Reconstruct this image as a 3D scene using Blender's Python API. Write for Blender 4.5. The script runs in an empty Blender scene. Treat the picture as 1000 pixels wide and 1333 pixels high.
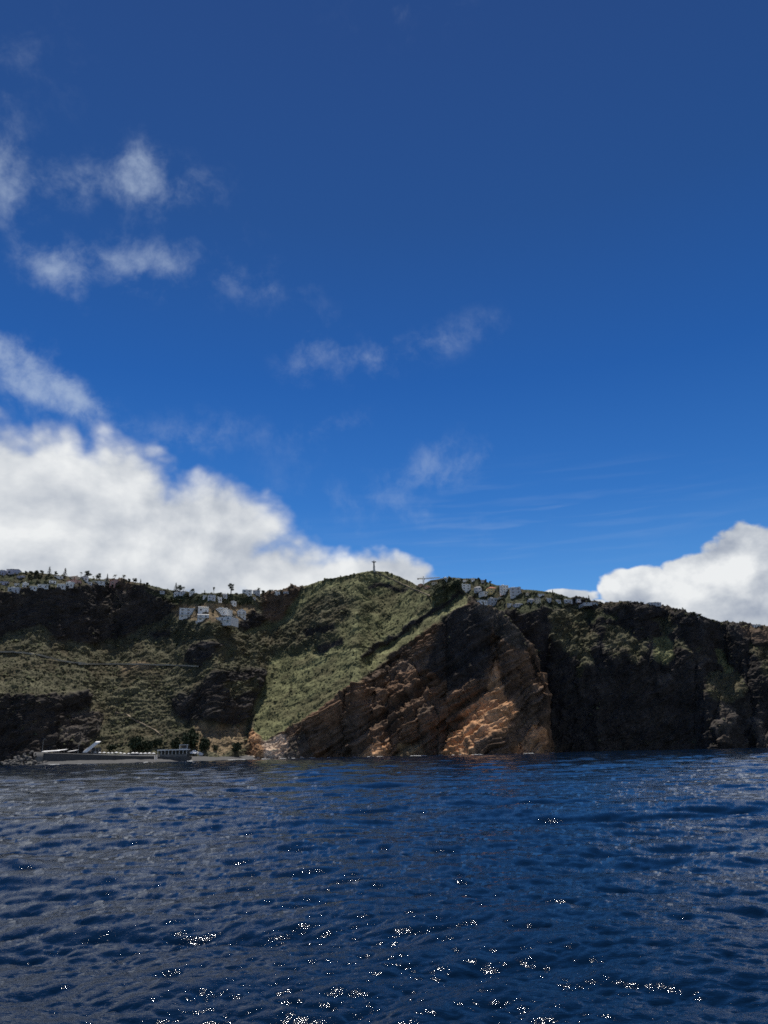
import bpy, math, random
import numpy as np
from mathutils import Matrix, Vector

random.seed(7)
RNG = np.random.default_rng(11)
SC = bpy.context.scene
COL = SC.collection
R = math.radians

# ------------------------------------------------------------------ camera
FPX = 970.0                                   # focal length in photograph pixels (1000 x 1333)
PITCH, ROLL, EYE = 17.86, -1.26, 4.0
cam = bpy.data.cameras.new('camera')
cam_ob = bpy.data.objects.new('camera', cam)
COL.objects.link(cam_ob)
cam.sensor_fit = 'VERTICAL'
cam.sensor_height = 24.0
cam.lens = 24.0 * FPX / 1333.0
cam.clip_start, cam.clip_end = 0.5, 60000.0
CM = Matrix.Rotation(R(90 + PITCH), 4, 'X') @ Matrix.Rotation(R(ROLL), 4, 'Z')
cam_ob.matrix_world = Matrix.Translation((0, 0, EYE)) @ CM
SC.camera = cam_ob
CAM3 = np.array(CM.to_3x3(), dtype=np.float64)

# ------------------------------------------------------------------ light
SUN_AZ, SUN_EL = -11.0, 69.0                  # degrees; azimuth to the right of straight ahead
SUN_STRENGTH = 5.0
SKY_STRENGTH = 0.1
SKY_GAIN = (0.20, 0.40, 0.66)
CLOUD_GAIN = 1.0
SC.view_settings.view_transform = 'Standard'
SC.view_settings.look = 'None'
SC.view_settings.gamma = 1.0
SC.view_settings.exposure = 0.0
SC.view_settings.use_curve_mapping = False
SC.render.film_transparent = False
SC.cycles.use_denoising = False
SC.cycles.filter_width = 1.7
SC.cycles.max_bounces = 4
SC.cycles.diffuse_bounces = 2
SC.cycles.glossy_bounces = 2
SC.cycles.transmission_bounces = 2
SC.cycles.sample_clamp_indirect = 4.0

sun = bpy.data.lights.new('sun', 'SUN')
sun.energy = SUN_STRENGTH
sun.angle = R(0.53)
sun.color = (1.0, 0.95, 0.87)
sun_ob = bpy.data.objects.new('sun', sun)
COL.objects.link(sun_ob)
SUN_DIR = Vector((math.cos(R(SUN_EL)) * math.sin(R(SUN_AZ)), math.cos(R(SUN_EL)) * math.cos(R(SUN_AZ)), math.sin(R(SUN_EL))))
sun_ob.rotation_euler = SUN_DIR.to_track_quat('Z', 'Y').to_euler()
sun_ob.location = (0, 0, 500)


def ray(x, y):
    """world direction of a photograph pixel (arrays allowed)"""
    x = np.asarray(x, float); y = np.asarray(y, float)
    d = np.stack([(x - 500.0) / FPX, -(y - 666.5) / FPX, -np.ones_like(x)], -1)
    return d @ CAM3.T


def at(x, y, Y):
    """the world point seen at pixel x, y whose distance ahead is Y"""
    d = ray(x, y)
    t = np.asarray(Y, float) / d[..., 1]
    return np.array([0, 0, EYE]) + d * t[..., None]


def pix(p):
    q = (np.asarray(p, float) - np.array([0, 0, EYE])) @ CAM3
    return 500.0 + FPX * q[..., 0] / -q[..., 2], 666.5 - FPX * q[..., 1] / -q[..., 2]


def azel(x, y):
    d = ray(x, y); d = d / np.linalg.norm(d)
    return math.atan2(d[0], d[1]), math.asin(d[2])


# ------------------------------------------------------------------ sky and clouds (world)
world = bpy.data.worlds.new('World')
SC.world = world
world.use_nodes = True
world.cycles.sampling_method = 'MANUAL'
world.cycles.sample_map_resolution = 512


def make_world():
    nt = world.node_tree
    N, L = nt.nodes, nt.links
    N.clear()

    def lk(sock, v):
        if isinstance(v, (int, float)):
            sock.default_value = v
        elif isinstance(v, (tuple, list)):
            sock.default_value = v
        else:
            L.new(v, sock)

    def M(op, a, b=None, c=None, clamp=False):
        n = N.new('ShaderNodeMath'); n.operation = op; n.use_clamp = clamp
        lk(n.inputs[0], a)
        if b is not None: lk(n.inputs[1], b)
        if c is not None: lk(n.inputs[2], c)
        return n.outputs[0]

    def VM(op, a, b=None):
        n = N.new('ShaderNodeVectorMath'); n.operation = op
        lk(n.inputs[0], a)
        if b is not None:
            if op == 'SCALE': lk(n.inputs['Scale'], b)
            else: lk(n.inputs[1], b)
        return n.outputs[0]

    def sstep(v, lo, hi):
        n = N.new('ShaderNodeMapRange'); n.interpolation_type = 'SMOOTHSTEP'
        lk(n.inputs[0], v); lk(n.inputs[1], lo); lk(n.inputs[2], hi); lk(n.inputs[3], 0.0); lk(n.inputs[4], 1.0)
        return n.outputs[0]

    def noise(vec, scale, detail, rough=0.55, dist=0.0):
        n = N.new('ShaderNodeTexNoise'); lk(n.inputs['Vector'], vec)
        n.inputs['Scale'].default_value = scale; n.inputs['Detail'].default_value = detail
        n.inputs['Roughness'].default_value = rough; n.inputs['Distortion'].default_value = dist
        return n.outputs[0]

    def mix(f, a, b):
        n = N.new('ShaderNodeMix'); n.data_type = 'RGBA'
        lk(n.inputs[0], f); lk(n.inputs[6], a); lk(n.inputs[7], b)
        return n.outputs[2]

    tc = N.new('ShaderNodeTexCoord')
    d = VM('NORMALIZE', tc.outputs['Generated'])
    sp = N.new('ShaderNodeSeparateXYZ'); L.new(d, sp.inputs[0])
    az = M('ARCTAN2', sp.outputs[0], sp.outputs[1])
    el = M('ARCSINE', sp.outputs[2])
    cb = N.new('ShaderNodeCombineXYZ'); L.new(az, cb.inputs[0]); L.new(el, cb.inputs[1])
    uv = cb.outputs[0]

    def blob(cx, cy, rx, ry, rot=0.0):
        a, e = azel(cx, cy)
        m = N.new('ShaderNodeMapping'); m.vector_type = 'TEXTURE'
        m.inputs['Location'].default_value = (a, e, 0)
        m.inputs['Rotation'].default_value = (0, 0, rot)
        k = math.cos(math.atan(math.hypot(cx - 500, cy - 666) / FPX)) ** 1.5
        m.inputs['Scale'].default_value = (rx / FPX * k / max(math.cos(e), 0.4), ry / FPX * k, 1)
        L.new(uv, m.inputs[0])
        g = N.new('ShaderNodeTexGradient'); g.gradient_type = 'SPHERICAL'
        L.new(m.outputs[0], g.inputs[0])
        return g.outputs['Fac']

    def field(blobs, op='ADD'):
        t = None
        for b in blobs:
            s = b[5] if len(b) > 5 else 1.0
            f = blob(*b[:5]) if len(b) > 4 else blob(*b)
            f = M('MULTIPLY', f, s)
            t = f if t is None else M(op, t, f)
        return t

    # clear sky
    sky = N.new('ShaderNodeTexSky'); sky.sky_type = 'NISHITA'; sky.sun_disc = False
    sky.sun_elevation = R(SUN_EL); sky.sun_rotation = R(SUN_AZ)
    sky.altitude = 0.0; sky.air_density = 1.0; sky.dust_density = 0.0; sky.ozone_density = 2.0
    g = N.new('ShaderNodeMix'); g.data_type = 'RGBA'; g.blend_type = 'MULTIPLY'
    g.inputs[0].default_value = 1.0
    L.new(sky.outputs[0], g.inputs[6]); g.inputs[7].default_value = (*SKY_GAIN, 1)
    grade = N.new('ShaderNodeValToRGB')      # the deep blue of the photograph by height above the horizon
    gr_ = grade.color_ramp
    gr_.elements[0].position = 0.0; gr_.elements[0].color = (1.1, 1.0, 0.84, 1)
    gr_.elements[1].position = 1.0; gr_.elements[1].color = (0.41, 0.38, 0.41, 1)
    for ps, cc in ((0.16, (0.92, 0.90, 0.80, 1)), (0.32, (0.44, 0.63, 0.69, 1)), (0.48, (0.30, 0.49, 0.59, 1)), (0.68, (0.36, 0.42, 0.46, 1)), (0.88, (0.41, 0.39, 0.42, 1))):
        e_ = gr_.elements.new(ps); e_.color = cc
    L.new(M('DIVIDE', M('MAXIMUM', el, 0.0), 1.0), grade.inputs[0])
    g2 = N.new('ShaderNodeMix'); g2.data_type = 'RGBA'; g2.blend_type = 'MULTIPLY'; g2.inputs[0].default_value = 1.0
    L.new(g.outputs[2], g2.inputs[6]); L.new(VM('SCALE', grade.outputs[0], 2.0), g2.inputs[7])
    base = g2.outputs[2]
    # faint streaks of high cloud above the right-hand village
    mp = N.new('ShaderNodeMapping'); mp.inputs['Scale'].default_value = (3, 34, 1); L.new(uv, mp.inputs[0])
    st = noise(mp.outputs[0], 2.2, 3, 0.5, 0.3)
    stf = M('MULTIPLY', sstep(st, 0.45, 0.8), M('MULTIPLY', blob(690, 680, 320, 90), 0.16))

    # wisps
    warp = N.new('ShaderNodeTexNoise'); L.new(d, warp.inputs['Vector'])
    warp.inputs['Scale'].default_value = 9; warp.inputs['Detail'].default_value = 4
    wv = VM('SCALE', VM('SUBTRACT', warp.outputs['Color'], (0.5, 0.5, 0.5)), 0.045)
    dw = VM('ADD', d, wv)
    wisp = field([(190, 243, 150, 60, 0.12, 0.95), (182, 205, 45, 50, 0, 0.7), (15, 255, 75, 95, 0, 0.7), (95, 240, 55, 50, 0, 0.4),
                  (62, 345, 70, 60, 0, 0.95), (140, 338, 120, 60, 0.2, 0.55), (235, 345, 150, 75, 0.15, 0.58), (100, 395, 40, 25, 0, .5),
                  (5, 180, 70, 90, 0, .45), (350, 375, 90, 50, 0, .4),
                  (35, 492, 110, 75, -0.25, 1.05), (110, 528, 85, 42, -0.3, 0.9), (0, 455, 60, 35, 0, .8),
                  (405, 455, 75, 65, 0.6, 0.55), (480, 465, 80, 55, 0, 0.45), (565, 445, 140, 40, 0.18, 0.55),
                  (420, 558, 110, 32, 0.2, 0.42), (595, 600, 110, 50, 0.2, 0.46), (245, 570, 130, 50, 0.2, .55),
                  (500, 660, 260, 120, 0, .38), (520, 10, 130, 60, 0, .3), (10, 60, 160, 130, 0, .3)])
    n1 = noise(dw, 17, 10, 0.64)
    n2 = noise(dw, 6, 4, 0.5)
    wf = M('MINIMUM', wisp, 1.0)
    wn = M('ADD', M('ADD', M('MULTIPLY', n1, 0.75), M('MULTIPLY', n2, 0.25)), M('MULTIPLY', M('SUBTRACT', wf, 0.6), 0.24))
    wd = M('MULTIPLY', sstep(wn, 0.38, 0.80), M('MINIMUM', M('MULTIPLY', wf, 1.25), 1.0))
    wd = M('MULTIPLY', wd, 0.72)
    wd = M('MINIMUM', M('ADD', wd, stf), 0.92)

    # cumulus
    cum = field([(-70, 690, 360, 300, 0, 1.1), (20, 660, 260, 215, 0, 1.0), (140, 690, 260, 200, -0.1, 1.0), (250, 710, 250, 175, -0.2, 0.95), (360, 750, 220, 125, -0.3, 0.8),
                 (455, 765, 190, 100, -0.2, .72), (505, 765, 140, 78, 0, .80), (547, 750, 60, 34, 0, .55),
                 (925, 765, 120, 85, 0, 1.0), (970, 745, 130, 92, 0, .95), (1030, 750, 150, 100, 0, .95), (880, 785, 120, 70, 0.3, .9), (1090, 770, 240, 130, 0, .9), (838, 775, 105, 68, 0, .85), (815, 800, 60, 34, 0, .75), (985, 800, 130, 60, 0, .8),
                 (740, 779, 75, 24, 0, .85), (772, 787, 50, 18, 0, .7), (-290, 720, 300, 200, 0, 1), (1330, 770, 260, 120, 0, 1.0)], 'MAXIMUM')
    # unseen low trade-wind clouds round the rest of the horizon, thickened as fill light
    far = M('MULTIPLY', sstep(M('ABSOLUTE', az), 0.75, 1.05),
            M('MULTIPLY', sstep(el, 0.65, 0.22), sstep(noise(d, 2.3, 2), 0.41, 0.60)))
    cum = M('ADD', cum, far)
    dsq = N.new('ShaderNodeMapping'); dsq.inputs['Scale'].default_value = (1, 1, 1.25); L.new(d, dsq.inputs[0])

    def cnoise(vec):
        a = noise(vec, 7.5, 10, 0.53, 0.15)
        return a
    ca = cnoise(dsq.outputs[0])
    off = VM('ADD', dsq.outputs[0], (SUN_DIR.x * 0.035 - 0.012, 0.0, 0.030))
    cb_ = cnoise(off)
    def puffs(vec):
        v = N.new('ShaderNodeTexVoronoi'); v.feature = 'SMOOTH_F1'; lk(v.inputs['Vector'], vec)
        v.inputs['Scale'].default_value = 22.0; v.inputs['Smoothness'].default_value = 0.6
        if 'Detail' in v.inputs: v.inputs['Detail'].default_value = 2.0
        return v.outputs['Distance']
    dwp = VM('ADD', dsq.outputs[0], VM('SCALE', VM('SUBTRACT', warp.outputs['Color'], (0.5, 0.5, 0.5)), 0.05))
    pf = puffs(dwp)
    body = M('ADD', M('SUBTRACT', M('MINIMUM', cum, 1.3), 0.27), M('MULTIPLY', M('SUBTRACT', ca, 0.5), M('ADD', 0.62, M('MULTIPLY', sstep(az, 0.0, 0.3), 0.33))))
    body = M('ADD', body, M('MULTIPLY', M('SUBTRACT', 0.5, pf), 0.16))
    softn = sstep(noise(d, 3.5, 2), 0.4, 0.7)
    # soft edge on the left bank, firmer on the right heap
    edge = M('ADD', 0.08, M('MULTIPLY', sstep(az, 0.15, -0.15), 0.18))
    cd = sstep(body, 0.0, edge)
    # light and shade in the cloud: relief towards the sun and grey thick bases
    relief = M('MULTIPLY', M('SUBTRACT', ca, cb_), M('ADD', 1.2, M('MULTIPLY', sstep(az, 0.0, 0.3), 1.0)))
    thick = sstep(body, 0.22, 0.85)
    low = sstep(noise(dwp, 5.0, 5, 0.5), 0.40, 0.66)
    lit = M('ADD', M('SUBTRACT', 0.86, M('MULTIPLY', M('MULTIPLY', thick, low), M('ADD', 0.24, M('MULTIPLY', sstep(az, 0.0, 0.3), 0.26)))), relief)
    lit = M('ADD', lit, M('MULTIPLY', M('SUBTRACT', 0.45, pf), 0.14))
    lit = M('MAXIMUM', M('MINIMUM', lit, 0.97), 0.42)
    litv = N.new('ShaderNodeValToRGB')
    cr = litv.color_ramp
    cr.elements[0].position = 0.40; cr.elements[0].color = (0.27, 0.32, 0.42, 1)
    cr.elements[1].position = 0.97; cr.elements[1].color = (0.84, 0.86, 0.87, 1)
    e = cr.elements.new(0.68); e.color = (0.52, 0.56, 0.62, 1)
    L.new(lit, litv.inputs[0])
    ccol = VM('SCALE', litv.outputs[0], CLOUD_GAIN / SKY_STRENGTH)
    wcol = tuple(c * CLOUD_GAIN / SKY_STRENGTH for c in (0.50, 0.60, 0.74)) + (1,)
    c1 = mix(wd, base, wcol)
    c2 = mix(cd, c1, ccol)
    bg = N.new('ShaderNodeBackground'); bg.inputs['Strength'].default_value = SKY_STRENGTH
    L.new(c2, bg.inputs[0])
    out = N.new('ShaderNodeOutputWorld'); L.new(bg.outputs[0], out.inputs[0])


make_world()

# ------------------------------------------------------------------ noise in numpy
_perm = np.random.default_rng(3).permutation(256).astype(np.int32)
_perm = np.concatenate([_perm, _perm])
_g = np.random.default_rng(5).normal(size=(256, 3)).astype(np.float32)
_g /= np.linalg.norm(_g, axis=1, keepdims=True)


def perlin(x, y, z):
    x = np.asarray(x, np.float32); y = np.asarray(y, np.float32); z = np.asarray(z, np.float32)
    x, y, z = np.broadcast_arrays(x, y, z)
    xi = np.floor(x); yi = np.floor(y); zi = np.floor(z)
    fx, fy, fz = x - xi, y - yi, z - zi
    xi = xi.astype(np.int32) & 255; yi = yi.astype(np.int32) & 255; zi = zi.astype(np.int32) & 255
    u = fx * fx * fx * (fx * (fx * 6 - 15) + 10)
    v = fy * fy * fy * (fy * (fy * 6 - 15) + 10)
    w = fz * fz * fz * (fz * (fz * 6 - 15) + 10)
    res = 0
    for a in (0, 1):
        px = _perm[(xi + a) & 255]
        wa = u if a else 1 - u
        for b in (0, 1):
            py = _perm[px + ((yi + b) & 255)]
            wb = wa * (v if b else 1 - v)
            for c in (0, 1):
                h = _perm[py + ((zi + c) & 255)]
                gr = _g[h]
                dot = gr[..., 0] * (fx - a) + gr[..., 1] * (fy - b) + gr[..., 2] * (fz - c)
                res = res + dot * wb * (w if c else 1 - w)
    return res * 1.6


def fbm(x, y, z, octv=4, gain=0.5, lac=2.03):
    s, a, f = 0, 1.0, 1.0
    for i in range(octv):
        s = s + a * perlin(x * f + 17.3 * i, y * f - 9.1 * i, z * f + 4.7 * i)
        a *= gain; f *= lac
    return s


def ridged(x, y, z, octv=4, gain=0.5, lac=2.03):
    s, a, f = 0, 1.0, 1.0
    for i in range(octv):
        s = s + a * (1 - 2 * np.abs(perlin(x * f + 31.3 * i, y * f - 5.1 * i, z * f + 2.7 * i)))
        a *= gain; f *= lac
    return s


def cells(x, y, z, seed=0):
    """one random value per Voronoi cell: blocky, sharp edged"""
    x = np.asarray(x, np.float32); y = np.asarray(y, np.float32); z = np.asarray(z, np.float32)
    xi = np.floor(x).astype(np.int32); yi = np.floor(y).astype(np.int32); zi = np.floor(z).astype(np.int32)
    best = np.full(x.shape, 1e9, np.float32); val = np.zeros(x.shape, np.float32)
    for a in (-1, 0, 1):
        for b in (-1, 0, 1):
            for c in (-1, 0, 1):
                h = _perm[_perm[_perm[(xi + a + seed) & 255] + ((yi + b) & 255)] + ((zi + c) & 255)]
                j = _g[h]
                d = (xi + a + .5 + .45 * j[..., 0] - x) ** 2 + (yi + b + .5 + .45 * j[..., 1] - y) ** 2 + (zi + c + .5 + .45 * j[..., 2] - z) ** 2
                m = d < best
                best = np.where(m, d, best); val = np.where(m, h / 127.5 - 1.0, val)
    return val


def sst(v, lo, hi):
    t = np.clip((v - lo) / (hi - lo), 0, 1)
    return t * t * (3 - 2 * t)


def poly_sd(px, py, poly):
    """signed distance, positive inside"""
    poly = np.asarray(poly, float)
    d2 = np.full(px.shape, 1e12); ins = np.zeros(px.shape, bool)
    n = len(poly)
    for i in range(n):
        ax, ay = poly[i]; bx, by = poly[(i + 1) % n]
        ex, ey = bx - ax, by - ay
        t = np.clip(((px - ax) * ex + (py - ay) * ey) / (ex * ex + ey * ey + 1e-9), 0, 1)
        d2 = np.minimum(d2, (px - ax - t * ex) ** 2 + (py - ay - t * ey) ** 2)
        c = (ay > py) != (by > py)
        xx = ax + (py - ay) * ex / (ey if abs(ey) > 1e-9 else 1e-9)
        ins ^= c & (px < xx)
    d = np.sqrt(d2)
    return np.where(ins, d, -d)


# ------------------------------------------------------------------ materials
MATS = {}


def nmat(name):
    m = bpy.data.materials.new(name); m.use_nodes = True
    nt = m.node_tree
    b = nt.nodes['Principled BSDF']
    MATS[name] = m
    return m, nt, b


def plain(name, col, rough=0.7, var=0.12, scale=1.5, metal=0.0, spec=0.4):
    m, nt, b = nmat(name)
    tc = nt.nodes.new('ShaderNodeTexCoord')
    n = nt.nodes.new('ShaderNodeTexNoise'); n.inputs['Scale'].default_value = scale; n.inputs['Detail'].default_value = 5
    nt.links.new(tc.outputs['Object'], n.inputs['Vector'])
    mr = nt.nodes.new('ShaderNodeMapRange')
    mr.inputs[1].default_value = 0.3; mr.inputs[2].default_value = 0.7
    mr.inputs[3].default_value = 1 - var; mr.inputs[4].default_value = 1 + var
    nt.links.new(n.outputs[0], mr.inputs[0])
    mx = nt.nodes.new('ShaderNodeVectorMath'); mx.operation = 'SCALE'
    mx.inputs[0].default_value = col
    nt.links.new(mr.outputs[0], mx.inputs['Scale'])
    nt.links.new(mx.outputs[0], b.inputs['Base Color'])
    b.inputs['Roughness'].default_value = rough
    b.inputs['Metallic'].default_value = metal
    b.inputs['Specular IOR Level'].default_value = spec
    return m


plain('white_paint', (0.80, 0.79, 0.76), 0.75, 0.06)
plain('cream_paint', (0.66, 0.58, 0.42), 0.8, 0.08)
plain('yellow_paint', (0.62, 0.50, 0.24), 0.8, 0.08)
plain('grey_paint', (0.54, 0.55, 0.57), 0.8, 0.08)
plain('lavender_paint', (0.46, 0.45, 0.54), 0.8, 0.08)
plain('pink_paint', (0.50, 0.31, 0.27), 0.8, 0.10)
plain('salmon_paint', (0.55, 0.33, 0.22), 0.8, 0.10)
plain('terracotta', (0.36, 0.13, 0.08), 0.85, 0.25)
plain('brown_roof', (0.16, 0.085, 0.06), 0.85, 0.2)
plain('grey_roof', (0.24, 0.24, 0.25), 0.85, 0.15)
plain('glass', (0.018, 0.024, 0.032), 0.12, 0.1, spec=0.5)
plain('wood', (0.16, 0.10, 0.06), 0.75, 0.2)
plain('bark', (0.10, 0.075, 0.055), 0.9, 0.25)
plain('concrete', (0.17, 0.165, 0.155), 0.9, 0.22, 0.35)
plain('dark_concrete', (0.075, 0.075, 0.075), 0.9, 0.2, 0.4)
plain('steel', (0.30, 0.31, 0.32), 0.45, 0.1, metal=0.6)
plain('bronze', (0.10, 0.105, 0.10), 0.6, 0.15)
plain('stone_white', (0.55, 0.53, 0.50), 0.8, 0.1)
plain('canvas', (0.80, 0.80, 0.79), 0.85, 0.05)
plain('crane_paint', (0.32, 0.29, 0.20), 0.6, 0.1)
plain('boulder_rock', (0.10, 0.095, 0.09), 0.85, 0.35, 0.8)
plain('pale_rock', (0.36, 0.29, 0.23), 0.85, 0.3, 0.8)
plain('asphalt', (0.12, 0.115, 0.105), 0.9, 0.2, 0.2)
plain('pale_wall', (0.34, 0.31, 0.25), 0.9, 0.25, 0.1)
plain('dirt', (0.25, 0.20, 0.14), 0.95, 0.2, 0.2)
plain('hull_blue', (0.06, 0.14, 0.30), 0.5, 0.1)


def leafmat(name, col, var=0.35):
    m, nt, b = nmat(name)
    oi = nt.nodes.new('ShaderNodeObjectInfo')
    gm = nt.nodes.new('ShaderNodeNewGeometry')
    mr = nt.nodes.new('ShaderNodeMapRange')
    mr.inputs[3].default_value = 1 - var; mr.inputs[4].default_value = 1 + var
    nt.links.new(gm.outputs['Random Per Island'], mr.inputs[0])
    mr2 = nt.nodes.new('ShaderNodeMapRange')
    mr2.inputs[3].default_value = 0.75; mr2.inputs[4].default_value = 1.25
    nt.links.new(oi.outputs['Random'], mr2.inputs[0])
    mu = nt.nodes.new('ShaderNodeMath'); mu.operation = 'MULTIPLY'
    nt.links.new(mr.outputs[0], mu.inputs[0]); nt.links.new(mr2.outputs[0], mu.inputs[1])
    mx = nt.nodes.new('ShaderNodeVectorMath'); mx.operation = 'SCALE'; mx.inputs[0].default_value = col
    nt.links.new(mu.outputs[0], mx.inputs['Scale'])
    nt.links.new(mx.outputs[0], b.inputs['Base Color'])
    b.inputs['Roughness'].default_value = 0.75
    b.inputs['Specular IOR Level'].default_value = 0.25
    return m


leafmat('leaf_dark', (0.035, 0.048, 0.024))
leafmat('leaf_mid', (0.055, 0.070, 0.030))
leafmat('leaf_olive', (0.065, 0.070, 0.038))
leafmat('palm_leaf', (0.050, 0.065, 0.030))


def terrain_mat():
    m, nt, b = nmat('land')
    N, L = nt.nodes, nt.links
    at_ = N.new('ShaderNodeAttribute'); at_.attribute_name = 'albedo'
    tc = N.new('ShaderNodeTexCoord')
    n1 = N.new('ShaderNodeTexNoise'); n1.inputs['Scale'].default_value = 0.45; n1.inputs['Detail'].default_value = 6; n1.inputs['Roughness'].default_value = 0.65
    n2 = N.new('ShaderNodeTexNoise'); n2.inputs['Scale'].default_value = 0.09; n2.inputs['Detail'].default_value = 5
    for n in (n1, n2): L.new(tc.outputs['Object'], n.inputs['Vector'])
    mr = N.new('ShaderNodeMapRange'); mr.inputs[1].default_value = 0.3; mr.inputs[2].default_value = 0.7
    mr.inputs[3].default_value = 0.55; mr.inputs[4].default_value = 1.5; L.new(n1.outputs[0], mr.inputs[0])
    mr2 = N.new('ShaderNodeMapRange'); mr2.inputs[1].default_value = 0.35; mr2.inputs[2].default_value = 0.65
    mr2.inputs[3].default_value = 0.75; mr2.inputs[4].default_value = 1.25; L.new(n2.outputs[0], mr2.inputs[0])
    mu = N.new('ShaderNodeMath'); mu.operation = 'MULTIPLY'; L.new(mr.outputs[0], mu.inputs[0]); L.new(mr2.outputs[0], mu.inputs[1])
    vs = N.new('ShaderNodeVectorMath'); vs.operation = 'SCALE'; L.new(at_.outputs['Color'], vs.inputs[0]); L.new(mu.outputs[0], vs.inputs['Scale'])
    L.new(vs.outputs[0], b.inputs['Base Color'])
    bp = N.new('ShaderNodeBump'); bp.inputs['Strength'].default_value = 0.5; bp.inputs['Distance'].default_value = 1.0
    L.new(n1.outputs[0], bp.inputs['Height']); L.new(bp.outputs[0], b.inputs['Normal'])
    b.inputs['Roughness'].default_value = 0.95
    b.inputs['Specular IOR Level'].default_value = 0.12


terrain_mat()


def bush_mat():
    m, nt, b = nmat('scrub_leaf')
    a = nt.nodes.new('ShaderNodeAttribute'); a.attribute_name = 'albedo'
    nt.links.new(a.outputs['Color'], b.inputs['Base Color'])
    b.inputs['Roughness'].default_value = 0.85; b.inputs['Specular IOR Level'].default_value = 0.15


bush_mat()


def water_mat():
    m, nt, b = nmat('sea_water')
    N, L = nt.nodes, nt.links
    tc = N.new('ShaderNodeTexCoord')
    mp = N.new('ShaderNodeMapping'); mp.inputs['Scale'].default_value = (0.45, 1.25, 1); mp.inputs['Rotation'].default_value = (0, 0, 0.15)
    L.new(tc.outputs['Object'], mp.inputs[0])
    a = N.new('ShaderNodeTexNoise'); a.inputs['Scale'].default_value = 2.2; a.inputs['Detail'].default_value = 4; a.inputs['Roughness'].default_value = 0.6
    c = N.new('ShaderNodeTexNoise'); c.inputs['Scale'].default_value = 24.0; c.inputs['Detail'].default_value = 3
    for n in (a, c): L.new(mp.outputs[0], n.inputs['Vector'])
    b1 = N.new('ShaderNodeBump'); b1.inputs['Strength'].default_value = 1.0; b1.inputs['Distance'].default_value = 0.012
    b2 = N.new('ShaderNodeBump'); b2.inputs['Strength'].default_value = 1.0; b2.inputs['Distance'].default_value = 0.0105
    L.new(a.outputs[0], b1.inputs['Height']); L.new(c.outputs[0], b2.inputs['Height']); L.new(b1.outputs[0], b2.inputs['Normal'])
    L.new(b2.outputs[0], b.inputs['Normal'])
    b.inputs['Base Color'].default_value = (0.0015, 0.0092, 0.027, 1)
    b.inputs['Roughness'].default_value = 0.035
    b.inputs['IOR'].default_value = 1.333


water_mat()
plain('foam', (0.75, 0.78, 0.80), 0.9, 0.05)
plain('shingle', (0.072, 0.072, 0.072), 0.95, 0.3, 0.6)

# ------------------------------------------------------------------ mesh helpers


def prop(o, label=None, cat=None, group=None, kind=None):
    if label: o['label'] = label
    if cat: o['category'] = cat
    if group: o['group'] = group
    if kind: o['kind'] = kind
    return o


def link(name, me, parent=None):
    o = bpy.data.objects.new(name, me); COL.objects.link(o)
    if parent is not None: o.parent = parent
    return o


def empty(name, loc, rz=0.0, label=None, cat=None, group=None):
    o = bpy.data.objects.new(name, None); COL.objects.link(o)
    o.empty_display_size = 1.0
    o.location = loc; o.rotation_euler = (0, 0, rz)
    return prop(o, label, cat, group)


class MB:
    """collects shapes for ONE mesh"""
    def __init__(self): self.v = []; self.f = []; self.m = []

    def add(self, vs, fs, mi=0):
        b = len(self.v); self.v += [tuple(p) for p in vs]
        for f in fs: self.f.append([b + i for i in f]); self.m.append(mi)

    def box(self, x0, x1, y0, y1, z0, z1, mi=0):
        self.add([(x0, y0, z0), (x1, y0, z0), (x1, y1, z0), (x0, y1, z0), (x0, y0, z1), (x1, y0, z1), (x1, y1, z1), (x0, y1, z1)],
                 [(3, 2, 1, 0), (4, 5, 6, 7), (0, 1, 5, 4), (1, 2, 6, 5), (2, 3, 7, 6), (3, 0, 4, 7)], mi)

    def tube(self, pts, rads, n=7, mi=0, cap=True):
        pts = [Vector(p) for p in pts]; rings = []
        for i, p in enumerate(pts):
            t = (pts[min(i + 1, len(pts) - 1)] - pts[max(i - 1, 0)]).normalized()
            a = Vector((0, 0, 1)) if abs(t.z) < 0.9 else Vector((1, 0, 0))
            s = t.cross(a).normalized(); u = s.cross(t).normalized()
            rings.append([p + (s * math.cos(2 * math.pi * k / n) + u * math.sin(2 * math.pi * k / n)) * rads[i] for k in range(n)])
        vs = [q for r in rings for q in r]; fs = []
        for i in range(len(pts) - 1):
            for k in range(n):
                fs.append((i * n + k, i * n + (k + 1) % n, (i + 1) * n + (k + 1) % n, (i + 1) * n + k))
        if cap:
            fs.append(tuple(range(n - 1, -1, -1))); fs.append(tuple((len(pts) - 1) * n + k for k in range(n)))
        self.add(vs, fs, mi)

    def bar(self, a, b, w, mi=0):
        self.tube([a, b], [w, w], 4, mi)

    def mesh(self, name, mats, smooth=False):
        me = bpy.data.meshes.new(name)
        me.from_pydata(self.v, [], self.f)
        for m in mats: me.materials.append(MATS[m])
        me.polygons.foreach_set('material_index', self.m)
        if smooth: me.polygons.foreach_set('use_smooth', [True] * len(self.f))
        me.update()
        return me

    def obj(self, name, mats, parent=None, smooth=False):
        if isinstance(mats, str): mats = [mats]
        return link(name, self.mesh(name, mats, smooth), parent)


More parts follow.
